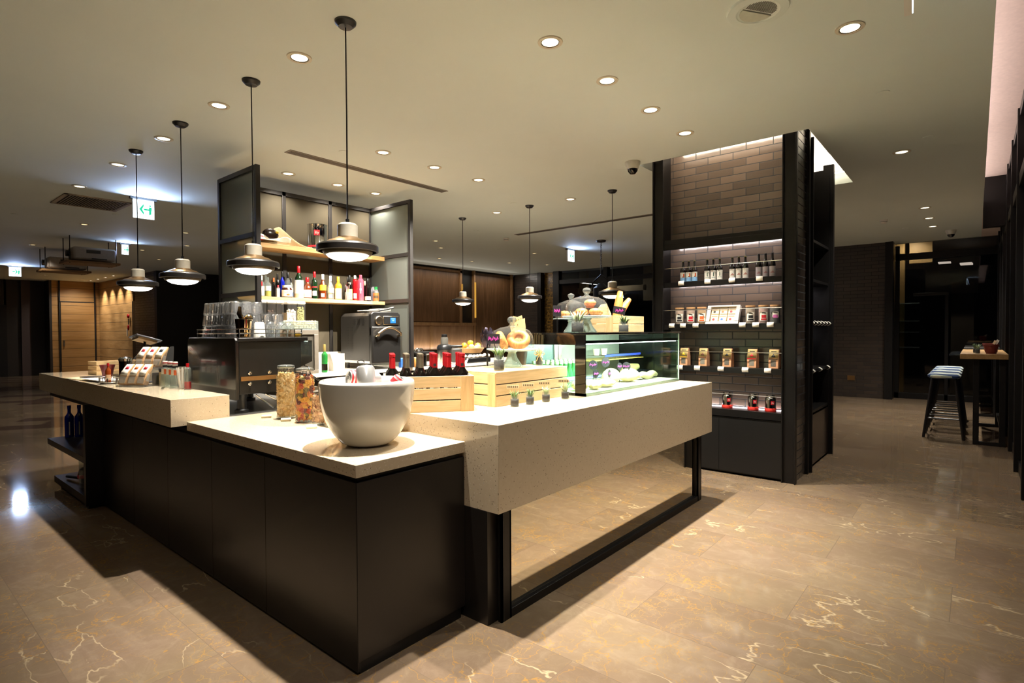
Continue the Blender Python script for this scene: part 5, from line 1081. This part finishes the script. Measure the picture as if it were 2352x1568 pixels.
# ================================================================== white bowl and jars on the low counter
t = thing('mortar_bowl', 'large glossy white round bottomed bowl holding drink cans', 'bowl', (.30, .335, .894))
obj('bowl_body', MB().lathe([(0, 0), (.10, 0), (.125, .012), (.16, .05), (.192, .10), (.214, .16), (.226, .22), (.231, .265), (.233, .295), (.231, .312), (.222, .322), (.206, .322), (.196, .312), (.192, .29), (.19, .24), (.17, .13), (.13, .06), (.07, .035), (0, .03)], n=64), M('white_glaze', 'e6e0d4', .06, 0, .02, 3, coat=.6), t, sub=1)
def can(label, a, d, r=.033, h=.15, red=True, body=None):
    t = thing('drink_can', label, 'can', a, group='cans in the white bowl'); t.rotation_euler = Vector(d).to_track_quat('Z', 'Y').to_euler()
    obj('can_body', MB().lathe([(0, .004), (r*.75, .004), (r*.82, 0), (r, .012), (r, h-.014), (r*.84, h-.002), (r*.8, h), (r*.78, h-.005), (0, h-.005)], n=28), body or M('can_aluminium', 'e2e2e2', .3, .75), t)
    if red: obj('red_band', MB().lathe([(r*1.01, h-.045), (r*1.01, h-.02)], n=28), REDP, t); obj('red_band', MB().lathe([(r*.98, h-.012), (r*.89, h-.004)], n=28), REDP, t)
    else: obj('label_print', MB().lathe([(r*1.01, h*.2), (r*1.01, h*.55)], n=14, a0=2.6, a1=4.6), M('can_grey_print', '8d8d8a', .3, .6), t)
    obj('pull_tab', MB().tube([(.012*cos(x), .008*sin(x), h-.001) for x in [2*PI*i/10 for i in range(10)]], .0018, 5, True), CHROME, t)
can('silver can with red bands lying with its rim towards the left in the bowl', (.40, .38, 1.20), (-.72, .12, .10), r=.042, h=.165)
can('big plain silver can leaning up in the middle of the bowl', (.265, .285, 1.125), (.05, .16, .75), r=.045, h=.16, red=False)
can('silver can with red rim tipped low at the right side of the bowl', (.37, .29, 1.12), (.36, -.34, .6), r=.034, h=.13)
def clip_jar(label, loc, r, h, fill, fillmat, cnt, kind, lid=True):
    t = thing('glass_jar', label, 'jar', loc, face_cam(loc[0], loc[1]), 'glass jars of dry food beside the bowl')
    obj('jar_body', MB().lathe([(0, 0), (r*.9, 0), (r, .012), (r, h*.80), (r*.86, h*.87), (r*.84, h*.93), (r*.9, h*.94)], n=36), CLEAR, t)
    obj('jar_base', MB().lathe([(r*.9, .001), (r*1.01, .006), (r*1.01, .014), (0, .016)], n=36), CLRBOT, t)
    obj('lid', MB().lathe([(r*.9, h*.94), (r*.92, h*.955), (r*.9, h*.985), (r*.6, h), (0, h)], n=36), CLRBOT, t)
    obj('clasp', MB().lathe([(r*.93, h*.935), (r*.955, h*.94), (r*.93, h*.95)], n=30).tube([(r*.93, -.01, h*.94), (r*1.05, -.008, h*.85), (r*1.04, .008, h*.85), (r*.93, .01, h*.94)], .002, 5), CHROME, t)
    g = MB(); z = .02
    g.cyl((0, 0, .016), r*.78, h*fill-.02, 16)
    for i in range(cnt):
        a = rnd.uniform(0, 2*PI); zz = .02+rnd.random()*(h*fill-.025); rr = r*rnd.uniform(.78, .9)
        if zz > h*.80: rr = min(rr, r*.74)
        if kind == 'ball': g.ball((rr*cos(a), rr*sin(a), zz), .0085, 6, 5)
        elif kind == 'tube':
            b = rnd.uniform(0, PI); d = Vector((-sin(a)*cos(b), cos(a)*cos(b), sin(b)))*.022; c = Vector((rr*cos(a), rr*sin(a), zz)); g.tube([tuple(c-d), tuple(c+Vector((cos(a), sin(a), 0))*.002), tuple(c+d)], .0042, 5)
        else:
            b = rnd.uniform(0, PI); d = Vector((-sin(a)*cos(b), cos(a)*cos(b), sin(b)))*.012; c = Vector((rr*cos(a), rr*sin(a), zz)); g.tube([tuple(c-d), tuple(c+d)], [.003, .008], 5)
    f = obj('contents', g, fillmat, t); f['kind'] = 'stuff'; return t
def speckmat(name, cols, sc=45, rough=.7):
    t = NT(name); vo = t.n('TexVoronoi'); t.l(t.coord(), vo.inputs['Vector']); vo.inputs['Scale'].default_value = sc; s = t.n('SeparateColor'); t.l(vo.outputs['Color'], s.inputs[0])
    r = t.ramp(s.outputs[0], [(i/len(cols), lin(c)) for i, c in enumerate(cols)]); r.node.color_ramp.interpolation = 'CONSTANT'; t.set(col=r, rough=rough); return t.m
clip_jar('tallest jar of round cream cereal, leftmost on the low counter', (.464, 1.443, .894), .058, .345, .86, speckmat('cream_cereal', ['e2c68c', 'd6b474', 'ecd6a4', 'caa25e']), 900, 'ball')
clip_jar('tall jar of coloured penne pasta beside the cereal jar', (.468, 1.22, .894), .057, .335, .84, speckmat('pasta_mix', ['d9a23c', 'c87a34', '6a3328', 'e0b860', '7a6a34', 'b8502c'], 38), 620, 'tube')
clip_jar('short jar of pink brown shells left of the bowl', (.47, 1.045, .894), .048, .205, .84, speckmat('shell_mix', ['b8906c', 'd8b890', '8a5a44', 'c9a27c'], 50), 420, 'cone')
clip_jar('short jar mostly hidden behind the white bowl', (.475, .925, .894), .045, .19, .8, speckmat('shell_mix2', ['c9a878', 'e0c8a0', '9a6a44'], 50), 350, 'cone')
for i, (x, y) in enumerate(((.40, 1.58), (.412, 1.35), (.375, .985))):
    solo('label_block', 'small pale wooden label block lying before the jars, %s' % ('leftmost', 'middle', 'rightmost')[i], 'label block', B(-.03, .03, -.035, .035, 0, .012), M('pale_block', 'ddd0a8', .6, 0, .1, 40), 'label blocks before the jars', loc=(x, y, .894), rz=-.5, bevel=.002)
t = thing('bar_spoon', 'steel spoon with pale pink handle leaning behind the short jars', 'spoon', (.57, 1.10, .894)); obj('handle', MB().rod((0, 0, 0), (.02, -.05, .20), .003), M('pale_pink', 'e6b8bc', .4), t)
# ================================================================== goods on the pillar shelves
WH4 = ['leftmost', 'second', 'third', 'last']
BL1 = M('label_blue', '8fc0ea', .6)
k = 0
grp = [((.433, .369, .306), 'blue and white label with orange mark', 0), ((.171, .107, .042), 'white label with a dark sketch', 1), ((-.085, -.148, -.212), 'white label with a red mountain', 2), ((-.338, -.401, -.464), 'pale grey label with a pink mountain', 3)]
for ys, d, q in grp:
    for j, y in enumerate(ys):
        t = thing('beer_bottle', 'beer bottle with %s, %s of its three' % (d, ('left', 'middle', 'right')[j]), 'bottle', (4.40, y, 1.961), PI+.35, 'beer bottles on the pillar')
        h = .225 if q < 3 else .235
        obj('glass_body', MB().lathe(prof('beer', .0295, h), n=20), DARKBOT, t); obj('cap', MB().lathe([(.0125, h-.008), (.013, h), (0, h+.003)], n=14), M('olive_cap', '6a6430', .4, .5) if q < 3 else BLKPL, t)
        obj('paper_label', arcmb(.030, .008, .105, 1.2), PAPER if q < 3 else M('label_lilac', 'cfc8d0', .6), t)
        if q == 0: obj('blue_print', arcmb(.0303, .008, .05, 1.2), BL1, t); obj('orange_mark', arcmb(.0304, .055, .09, .22, .3), ORANGE, t); obj('ink_mark', arcmb(.0304, .052, .062, .35, .2), INK, t)
        elif q == 1: obj('ink_mark', arcmb(.0303, .045, .085, .14, .0), M('sketch_green', '2a4a34', .6), t); obj('ink_mark', arcmb(.0303, .03, .036, .6), M('sketch_grey', '9aa59c', .6), t)
        else:
            m = M('mountain_red', 'c08a7c', .6) if q == 2 else M('mountain_pink', 'c0909a', .6)
            g = MB(); 
            for s in range(9): a = -.7+s*.155; hh = .02*(1-abs(s-4)/4.5); g.lathe([(.0303, .04), (.0303, .042+hh)], (0, 0, 0), 2, a, a+.15)
            obj('mountain_print', g, m, t)
jn = [('blue black', INK), ('red', REDP), ('orange', ORANGE), ('black leaf', INK), ('pink', REDP), ('short pink with streamers', M('pink_print', 'd070b0', .5))]
for i, y in enumerate((.470, .346, .228, -.262, -.384, -.490)):
    t = thing('glass_jar', 'cork topped jar with %s print on its label, %s' % (jn[i][0], ['leftmost', 'second from left', 'beside the gift box at left', 'beside the gift box at right', 'second from right', 'rightmost'][i]), 'jar', (4.40, y, 1.511), PI+.35, 'jars on the pillar'); r = .047
    obj('jar_body', MB().lathe([(0, 0), (r*.95, 0), (r, .006), (r, .15), (r*.85, .165)], n=24), CLRBOT, t); obj('contents', MB().cyl((0, 0, .008), r*.9, .14, 20), M('jar_contents_%d' % i, ['d8a890', 'd8a890', 'd9a060', 'c9a890', 'e0a8a0', '3a2a26'][i], .8, 0, .3, 90), t)
    obj('cork_lid', MB().lathe([(r*.86, .163), (r*.98, .166), (r*.98, .182), (0, .183)], n=24), M('cork', 'b98d5e', .8, 0, .2, 70), t); obj('lid_ring', MB().lathe([(r*.93, .155), (r*.93, .163)], n=24), STEEL, t)
    obj('paper_label', arcmb(r*1.01, .03 if i != 5 else .06, .115, .8 if i != 5 else .6), PAPER, t); obj('print', arcmb(r*1.02, .055, .085, .45), jn[i][1], t); obj('print', arcmb(r*1.02, .035 if i != 5 else .062, .05 if i != 5 else .07, .55), jn[i][1], t); obj('name_print', arcmb(r*1.02, .10, .108, .4), INK, t)
# gift box, tilted back
t = thing('gift_box', 'white tilted gift box with six cream tea sachets on the second shelf', 'box', (4.385, .02, 1.512)); t.rotation_euler = (0, math.radians(24), 0)
W_ = .33; H_ = .21
obj('tray', MB().box(.0, .05, -W_/2, W_/2, 0, .012).box(0, .05, -W_/2, W_/2, H_-.012, H_).box(0, .05, -W_/2, -W_/2+.03, .012, H_-.012).box(0, .05, W_/2-.03, W_/2, .012, H_-.012).box(.04, .05, -W_/2, W_/2, 0, H_), M('box_cream', 'efe6d6', .6), t, bevel=.001)
obj('cover_frame', MB().box(-.008, 0, -W_/2, W_/2, 0, .03).box(-.008, 0, -W_/2, W_/2, H_-.016, H_).box(-.008, 0, -W_/2, -W_/2+.036, .03, H_-.016).box(-.008, 0, W_/2-.036, W_/2, .03, H_-.016), WHITE, t, bevel=.001)
for i in range(3):
    for j in range(2):
        y = .085-i*.085; z = .075+j*.085
        s = obj('sachet', B(.012, .04, y-.038, y+.038, z-.038, z+.038), M('sachet_cream', 'ead6ae', .7), t, bevel=.002)
        obj('print', B(.0105, .012, y-.03, y+.03, z+.014, z+.022), M('sachet_ink', 'a08050', .7), s); obj('print', MB().at((.0115, y+.008, z-.016), ry=-PI/2).cyl((0, 0, 0), .013, .001, 12), (REDP, BLUEP, REDP, INK, ORANGE, REDP)[i+j*3], s)
bagn = ['mustard top', 'dark brown top', 'black triangle', 'red triangle', 'black branch pattern']; bc = [YELLOW, M('brown_ink', '5a3018', .6), INK, REDP, INK]
for i, y in enumerate((.409, .202, -.046, -.288, -.488)):
    t = thing('coffee_bag', 'kraft coffee bag with %s, %s on the third shelf' % (bagn[i], WH[5][i].split(',')[0]), 'coffee bag', (4.40, y, 1.076), PI-.12, 'kraft coffee bags on the pillar'); w = .046
    obj('bag', MB().prism([(.035, 0), (.033, .10), (.012, .185), (-.012, .185), (-.033, .10), (-.035, 0)], -w, w, 'y'), M('kraft_pink', 'd9a076', .75, 0, .08, 60), t, bevel=.003)
    obj('olive_front', MB().add([(.0352, -w+.002, .10), (.0352, w-.002, .10), (.0142, w-.002, .182), (.0142, -w+.002, .182)], [(0, 1, 2, 3)]), M('bag_olive', 'b09a62', .7), t, solid=.0008)
    obj('name_print', MB().add([(.0205, -.025, .160), (.0205, .025, .160), (.0185, .025, .168), (.0185, -.025, .168)], [(0, 1, 2, 3)]), INK, t, solid=.001)
    obj('print', MB().add([(.034, -.022, .112), (.034, .022, .112), (.0265, 0, .142)], [(0, 1, 2)]), bc[i], t, solid=.0015)
    obj('picture', B(.0347, .0362, -.024, .024, .022, .082), M('etching_%d' % (i % 2), ['6e675c', '8d8678'][i % 2], .8, 0, .8, 140), t)
    obj('colour_band', B(.0345, .0358, -w+.003, w-.003, .088, .095), bc[i], t)
for i, (y, l) in enumerate(((-.032, 'left'), (-.285, 'middle'), (-.448, 'right'))):
    t = thing('coffee_tin', 'small shiny coffee tin with red ring base on the lowest pillar shelf, %s' % l, 'tin', (4.415, y, .656), PI+.3, 'small coffee tins on the pillar'); r = .05
    obj('tin_body', MB().lathe([(0, .0), (r, 0), (r, .12), (r*.9, .135), (r*.78, .14), (r*.78, .16), (0, .162)], n=30), M('tin_steel', 'b4b0a8', .12, 1), t); obj('red_base', MB().lathe([(r*1.01, 0), (r*1.07, .008), (r*1.07, .026), (r*1.01, .034)], n=30), M('tin_red', 'e03a30', .35), t, label='red ring base')
    obj('badge', MB().lathe([(r*1.015, .068), (r*1.015, .104)], (0, 0, 0), 10, .0, .7), REDP, t); text('lettering', 'illy', .02, WHITE, t, (r*1.03*cos(.35), r*1.03*sin(.35), .086), (PI/2, 0, PI/2+.35))
# flank shelves
def fbag(label, x, y, z, w, h, tilt, m, marks):
    t = thing('printed_bag', label, 'bag', (x, y, z), tilt, 'printed bags on the pillar flank')
    obj('bag', MB().grid(lambda u, v: (w*(u-.5)*(1-.45*abs(v-.62)*(1 if v > .62 else .2)), -.045*sin(PI*u)*sin(PI*min(1, v+.15)), h*v+.01*sin(12*u)*(v > .8)), 14, 12), m, t, solid=.004)
    g = MB()
    for i in range(marks): u, v = rnd.uniform(.2, .8), rnd.uniform(.1, .85); g.ball((w*(u-.5)*.8, -.045*sin(PI*u)*sin(PI*min(1, v+.15))-.003, h*v), rnd.uniform(.008, .02), 8, 5, (1, .25, 1))
    obj('print', g, RED, t); g = MB()
    for i in range(marks*2): u, v = rnd.uniform(.15, .85), rnd.uniform(.1, .9); g.ball((w*(u-.5)*.8, -.045*sin(PI*u)*sin(PI*min(1, v+.15))-.004, h*v), .007, 6, 4, (1.6, .25, .8))
    obj('ink_print', g, INK, t); return t
fbag('tall white printed snack bag with olive window on the flank shelf, at the back', 5.45, -.45, 1.031, .40, .33, -.1, M('bag_white', 'ddd0c8', .5, 0, .2, 40), 8)
fbag('white snack bag with red print on the flank shelf, at the front', 5.2, -.58, 1.031, .34, .22, .15, M('bag_white'), 10)
t = thing('teacup', 'white cup lying on the upper flank shelf of the pillar', 'cup', (5.1, -.5, 1.986)); obj('cup', MB().lathe([(.03, 0), (.05, .02), (.055, .07)], n=20), WHITE, t, solid=.004); obj('saucer', MB().lathe([(0, 0), (.08, .006)], n=20), WHITE, t, solid=.003)
t = thing('coffee_tin', 'coffee tin with red base and chrome spout on the lowest flank shelf', 'tin', (5.15, -.5, .601), -1.4); obj('tin_body', MB().lathe([(0, 0), (.05, 0), (.05, .12), (.04, .15), (.02, .17), (.03, .2), (0, .2)], n=24), CHROME, t); obj('red_base', MB().lathe([(.051, 0), (.055, .03), (.051, .045)], n=24), M('tin_red'), t)
for i, x in enumerate((5.12, 5.30)): solo('packet', 'tall golden brown paper packet standing on the flank shelf, %s' % ('front', 'back')[i], 'packet', B(x-.04, x+.04, -.50, -.44, 1.541, 1.541+.20+.03*i), M('gold_packet', '7a5a24', .5, 0, .3, 40), 'golden packets on the flank', bevel=.006)
solo('wall_socket', 'small brass framed socket low on the far brick wall', 'socket', MB().box(12.485, 12.499, .0, .14, .36, .46), BRASS, bevel=.003)

# ================================================================== things on the raised ledge
LZ = 1.039
c4 = crate('ledge_crate', 'small yellow pine crate at the far end of the raised ledge', (.20, 4.60, LZ), .42, .22, .13, .08, slats=3, posts=False, gap=.014)
t = thing('menu_folder', 'black edged menu boards and white sheets lying on the raised ledge', 'menu', (.05, 4.05, LZ)); 
obj('cream_sheet', MB().at((-.01, .02, 0), rz=.15).box(-.10, .14, -.42, .30, 0, .005), M('cream_card', 'cdb98e', .7), t); obj('board', MB().at((0, 0, .006), rz=-.05).box(-.06, .12, -.5, .25, 0, .008), M('menu_black', '1c1b1c', .3), t); obj('white_sheet', MB().at((-.03, -.35, .015), rz=.1).box(-.06, .10, -.2, .28, 0, .003), PAPER, t)
t = thing('wire_caddy', 'black wire caddy basket on the raised ledge', 'caddy', (.0, 3.42, LZ)); g = MB()
for z in (.015, .05): g.tube([(.045*cos(a)*1.3, .075*sin(a)*1.4, z) for a in [2*PI*i/20 for i in range(20)]], .0035, 6, True)
for i in range(12): a = 2*PI*i/12; g.rod((.058*cos(a), .105*sin(a), .012), (.058*cos(a), .105*sin(a), .052), .0025, 5)
obj('wires', g, CHROME, t); obj('base', MB().lathe([(0, 0), (.055, 0), (.055, .012), (0, .012)], n=24), BLKPL, t)
t = bottle('small hot sauce bottle with red cap standing in the wire caddy', (.0, 3.42, LZ+.013), .02, .15, M('hot_sauce', '9a4418', .15, coat=.4), RED, .86, [(INK, .6, .68, 3.0, .009), (M('diamond_label', 'e0b890', .6), .1, .4, 1.0)], 'spirit')
t = thing('sauce_cup', 'dark red sundae cup behind the snack stand on the raised ledge', 'cup', (.12, 3.92, LZ)); obj('cup', MB().lathe([(.03, 0), (.035, .01), (.045, .08), (.06, .13), (.055, .13), (.04, .08), (0, .02)], n=24), M('maroon', '6a1a1c', .35), t)
t = thing('steel_pot', 'small dark steel canister behind the snack stand', 'canister', (.235, 3.84, LZ)); obj('body', MB().lathe([(0, 0), (.05, 0), (.05, .16), (0, .16)], n=24), M('dark_chrome', '55504a', .15, 1), t); obj('lid', MB().lathe([(.052, .16), (.054, .18), (.04, .195), (0, .2)], n=24), CHROME, t)
# acrylic snack stand: two tiers of upright kraft pouches
SX, SY, SA = .135, 3.02, .5
st = thing('snack_stand', 'clear acrylic two tier stand holding kraft snack pouches', 'stand', (SX, SY, LZ), SA)
ACR = glass('acrylic', 'f0f0ee', 1.2, .02, .03)
for s in (-1, 1): obj('side_panel', MB().prism([(-.13, 0), (.02, 0), (.15, .10), (.16, .30), (.13, .30), (-.13, .05)], s*.126-.0015, s*.126+.0015, 'y').at() , ACR, st)
obj('front_lip', MB().box(-.135, -.131, -.126, .126, 0, .085), ACR, st); obj('floor_plate', MB().box(-.13, .02, -.126, .126, 0, .003), ACR, st); obj('upper_plate', MB().box(.015, .15, -.126, .126, .13, .133).box(.012, .015, -.126, .126, .13, .19), ACR, st)
def pouch(label, lx, ly, lz, rgb):
    a = SA; x = SX+lx*cos(a)-ly*sin(a); y = SY+lx*sin(a)+ly*cos(a)
    t = thing('snack_pouch', label, 'pouch', (x, y, LZ+lz), 0, 'kraft pouches on the snack stand'); t.rotation_euler = (0, math.radians(17), a)
    obj('pouch', MB().prism([(-.042, 0), (0, 0), (.006, .168), (-.002, .168), (-.036, .10)], -.037, .037, 'y'), KRAFT, t, bevel=.004)
    obj('paper_label', MB().add([(-.0372, -.03, .10), (-.0372, .03, .10), (-.0042, .03, .166), (-.0042, -.03, .166), (-.0405, .03, .07), (-.0405, -.03, .07)], [(0, 1, 2, 3), (5, 4, 1, 0)]), PAPER, t, solid=.0015)
    obj('print', MB().add([(-.028, -.016, .120), (-.028, .016, .120), (-.0155, .016, .146), (-.0155, -.016, .146)], [(0, 1, 2, 3)]), rgb, t, solid=.002)
    obj('clear_window', B(-.0438, -.0415, -.027, .027, .01, .06), M('window_grey', 'b0a494', .4, 0, .4, 80), t)
    obj('side_label', B(-.030, -.006, -.0385, -.037, .03, .09), M('side_print', 'd9d0c4', .6, 0, .4, 160), t)
for i in range(3): pouch('kraft snack pouch in the lower tier of the acrylic stand, %s' % ('left', 'middle', 'right')[i], -.085, -.083*(i-1), .006, (REDP, ORANGE, REDP)[i])
for i in range(3): pouch('kraft snack pouch in the upper tier of the acrylic stand, %s' % ('left', 'middle', 'right')[i], .065, -.083*(i-1), .136, (REDP, REDP, INK)[i])
t = thing('sales_tablet', 'dark tablet screen tilted on a pole behind the snack stand', 'tablet', (.215, 3.26, LZ)); obj('pole', MB().rod((0, 0, 0), (0, 0, .345), .010), BLKMET, t); obj('base', MB().cyl((0, 0, 0), .055, .010), BLKMET, t); obj('screen', MB().at((0, 0, .36), ry=.30, rx=-.15).box(-.09, .10, -.09, .09, -.006, .006), M('tablet_dark', '55575c', .12), t, bevel=.004); obj('back_shell', MB().at((-.0, 0, .35), ry=.30, rx=-.15).box(-.07, .07, -.07, .07, -.012, .004), M('tablet_tan', '9a7a4a', .5), t)
for i, (x, y) in enumerate(((.262-.03, 2.80), (.262-.03, 2.70), (.262-.03, 2.60))):
    bottle('clear cone bottle with orange and white neck label beside the straws, %s' % ('left', 'middle', 'right')[i], (x-.02, y, LZ), .036, .19, CLRBOT, M('striped_cap', 'e8d8d0', .5), .86, [(REDP, .93, .97, 3.0, .0185), (INK, .78, .84, 1.0, .02), (PAPER, .5, .72, 1.2, .028), (ORANGE, .5, .70, .35, .0285)], 'cone', group='cone bottles on the ledge')
t = thing('straw_jar', 'clear jar full of white paper straws with a red cap behind', 'jar', (.215, 2.49, LZ)); obj('jar', MB().lathe([(0, 0), (.024, 0), (.034, .12), (.032, .12)], n=20), CLEAR, t); g = MB()
for i in range(14): a = i*.9; g.rod((.012*cos(a), .012*sin(a), .004), (.03*cos(a), .03*sin(a), .155), .0035, 6)
obj('straws', g, PAPER, t)
bottle('small bottle with red cap and red base behind the straw jar', (.225, 2.40, LZ), .022, .185, CLRBOT, RED, .86, [(RED, .02, .3, 3.0)], 'straight')
for i, (x, y, m, h, l) in enumerate(((.222, 3.02, GREENBOT, .09, 'low green jar behind the snack stand'), (.228, 2.885, M('tan_jar', '9a8a6a', .3), .13, 'tan labelled jar between snack stand and cone bottles'))):
    bottle(l, (x, y, LZ), .032, h, m, BLKPL, .82, [], 'jar', name='condiment_jar', cat='jar')
solo('bread_knife', 'thin steel blade knife lying on the raised ledge near the cone bottles', 'knife', MB().box(-.12, .06, -.01, .01, 0, .004), CHROME, loc=(.15, 2.66, LZ), rz=1.2)
# end shelf bottles
for i, y in enumerate(((.03, 4.84), (.10, 4.80))):
    bottle('cobalt blue bottle with white print on the end shelf, %s' % ('left', 'right, half hidden by the panel')[i], (y[0], y[1], .429), .038, .31, BLUEBOT, BLUEBOT, .9, [(PAPER, .08, .5, .12), (PAPER, .55, .75, .1, .03)], 'spirit', group='blue bottles on the end shelf')
t = thing('pot', 'chrome and red pot with black handle on the lowest end shelf', 'pot', (.02, 4.18, .106)); obj('pot_body', MB().lathe([(0, 0), (.05, 0), (.075, .06), (.06, .12), (.03, .14), (0, .14)], n=28), M('rosy_chrome', 'c09a90', .1, 1), t); obj('handle', MB().rod((-.04, .06, .03), (-.09, .28, .02), .014), BLKPL, t); obj('red_badge', arcmb(.076, .045, .075, .5, PI+.6), REDP, t)
bottle('tall clear bottle standing on the lowest end shelf behind the panel edge', (-.06, 3.95, .106), .03, .3, CLRBOT, BLKPL, .86, [], 'straight')

# ================================================================== bar table and stools by the facade
for i, (x0, x1, m, l) in enumerate(((7.62, 9.6, mat_wood('table_oak', 'b08a58', '94703f', 0, .6, .45, False), 'near oak topped high bar table along the dark facade'), (10.6, 12.3, M('dark_table_top', '2c2a26', .4), 'far dark high bar table by the glass door'))):
    t = thing('bar_table', l, 'table', (x0, -1.83, 0)); L = x1-x0
    obj('tabletop', MB().box(0, L, -.46, 0, 1.075, 1.14), m, t, bevel=.006)
    for xx in (.08, L-.14):
        obj('leg', B(xx, xx+.06, -.19, -.13, 0, 1.075), BLKMET, t, bevel=.003); obj('leg', B(xx, xx+.06, -.44, -.38, 0, 1.075), BLKMET, t, bevel=.003); obj('foot_bar', B(xx, xx+.06, -.38, -.19, .0, .04), BLKMET, t)
    obj('stretcher', B(.14, L-.14, -.43, -.39, .18, .22), BLKMET, t)
SEAT = NT('wave_fabric'); _v = SEAT.coord((1, 1, 1)); _w = SEAT.n('TexWave'); SEAT.l(_v, _w.inputs[0]); _w.inputs['Scale'].default_value = 2.2; _w.inputs['Distortion'].default_value = 3.5; _w.inputs['Detail'].default_value = 0; _w.bands_direction = 'X'
_r = SEAT.ramp(_w.outputs[0], [(0, lin('28406a')), (.3, lin('b8c4b4')), (.5, lin('e0ddc4')), (.75, lin('8fa0a0')), (1, lin('28406a'))]); _r.node.color_ramp.interpolation = 'CONSTANT'; SEAT.set(col=_r, rough=.8); SEAT = SEAT.m
def stool(x, y, label):
    t = thing('bar_stool', label, 'bar stool', (x, y, 0), group='bar stools along the facade table')
    obj('seat', MB().lathe([(0, .79), (.15, .79), (.178, .81), (.18, .83), (.16, .852), (.08, .858), (0, .86)], n=28, sq=4), SEAT, t, label='wave patterned padded seat')
    for sx in (-1, 1):
        for sy in (-1, 1): obj('leg', MB().tube([(sx*.20, sy*.21, 0), (sx*.11, sy*.12, .79)], [.017, .02], 10), M('stool_black', '1a1614', .35), t)
    f = lambda z: (.20-.09*z/.79, .21-.09*z/.79)
    for z, w in ((.26, 0), (.34, 1), (.26, 2), (.34, 3)):
        a, b = f(z); P = [((-a, b, z), (-a, -b, z)), ((-a, -b, z), (a, -b, z)), ((a, b, z), (a, -b, z)), ((-a, b, z), (a, b, z))][w]; obj('rung', MB().rod(*P, .011), M('stool_black'), t)
for i, x in enumerate((8.12, 8.72, 9.32, 9.92)): stool(x, -1.66, 'black bar stool with patterned seat at the oak table, %s' % ('nearest', 'second nearest', 'second farthest', 'farthest')[i])
for i, x in enumerate((7.80, 8.12, 8.5)):
    t = thing('menu_pot', 'dark red flower pot holding cards on the oak bar table, %s' % ('nearest and largest', 'middle', 'farthest')[i], 'pot', (x, -2.13, 1.141), group='red pots on the bar table'); obj('pot', MB().lathe([(0, 0), (.05, 0), (.07, .09), (.078, .092), (.08, .115), (.068, .115), (.06, .02), (0, .02)], n=24), M('pot_maroon', '7a2a20', .45), t)
    c = thing('menu_cards', 'white cards leaning in the red pot, %s' % ('nearest', 'middle', 'farthest')[i], 'cards', (x, -2.13, 1.172), group='cards in the red pots'); obj('card', MB().at((.01, -.01, 0), rx=.45).box(-.03, .03, -.004, .004, 0, .15), PAPER, c); obj('card', MB().at((.02, .01, 0), rx=.45).box(-.03, .03, -.004, .004, 0, .14), M('card_tan', 'c9b08a', .7), c)
for i, (x, y) in enumerate(((7.78, -2.0), (8.0, -1.98))): jar_plant('tiny plant pot beside the red pots on the bar table, %s' % ('nearer', 'farther')[i], (x, y, 1.141), .025, .075, False, group='tiny pots on the bar table')
# wall telephone like reel on the oak side wall
t = thing('handset', 'small red and white hanging handset on the oak side wall', 'handset', (4.40, 18.8, 1.7)); obj('bell', MB().ball((0, 0, .28), .07, 12, 8, (.5, 1, 1)), RED, t); obj('cord', MB().rod((0, 0, .2), (0, 0, -.15), .012), INK, t); obj('handle', MB().ball((0, 0, -.08), .06, 12, 8, (.5, .6, 1.6)), RED, t); obj('tag', MB().box(-.01, .01, .10, .16, -.35, -.12), WHITE, t)
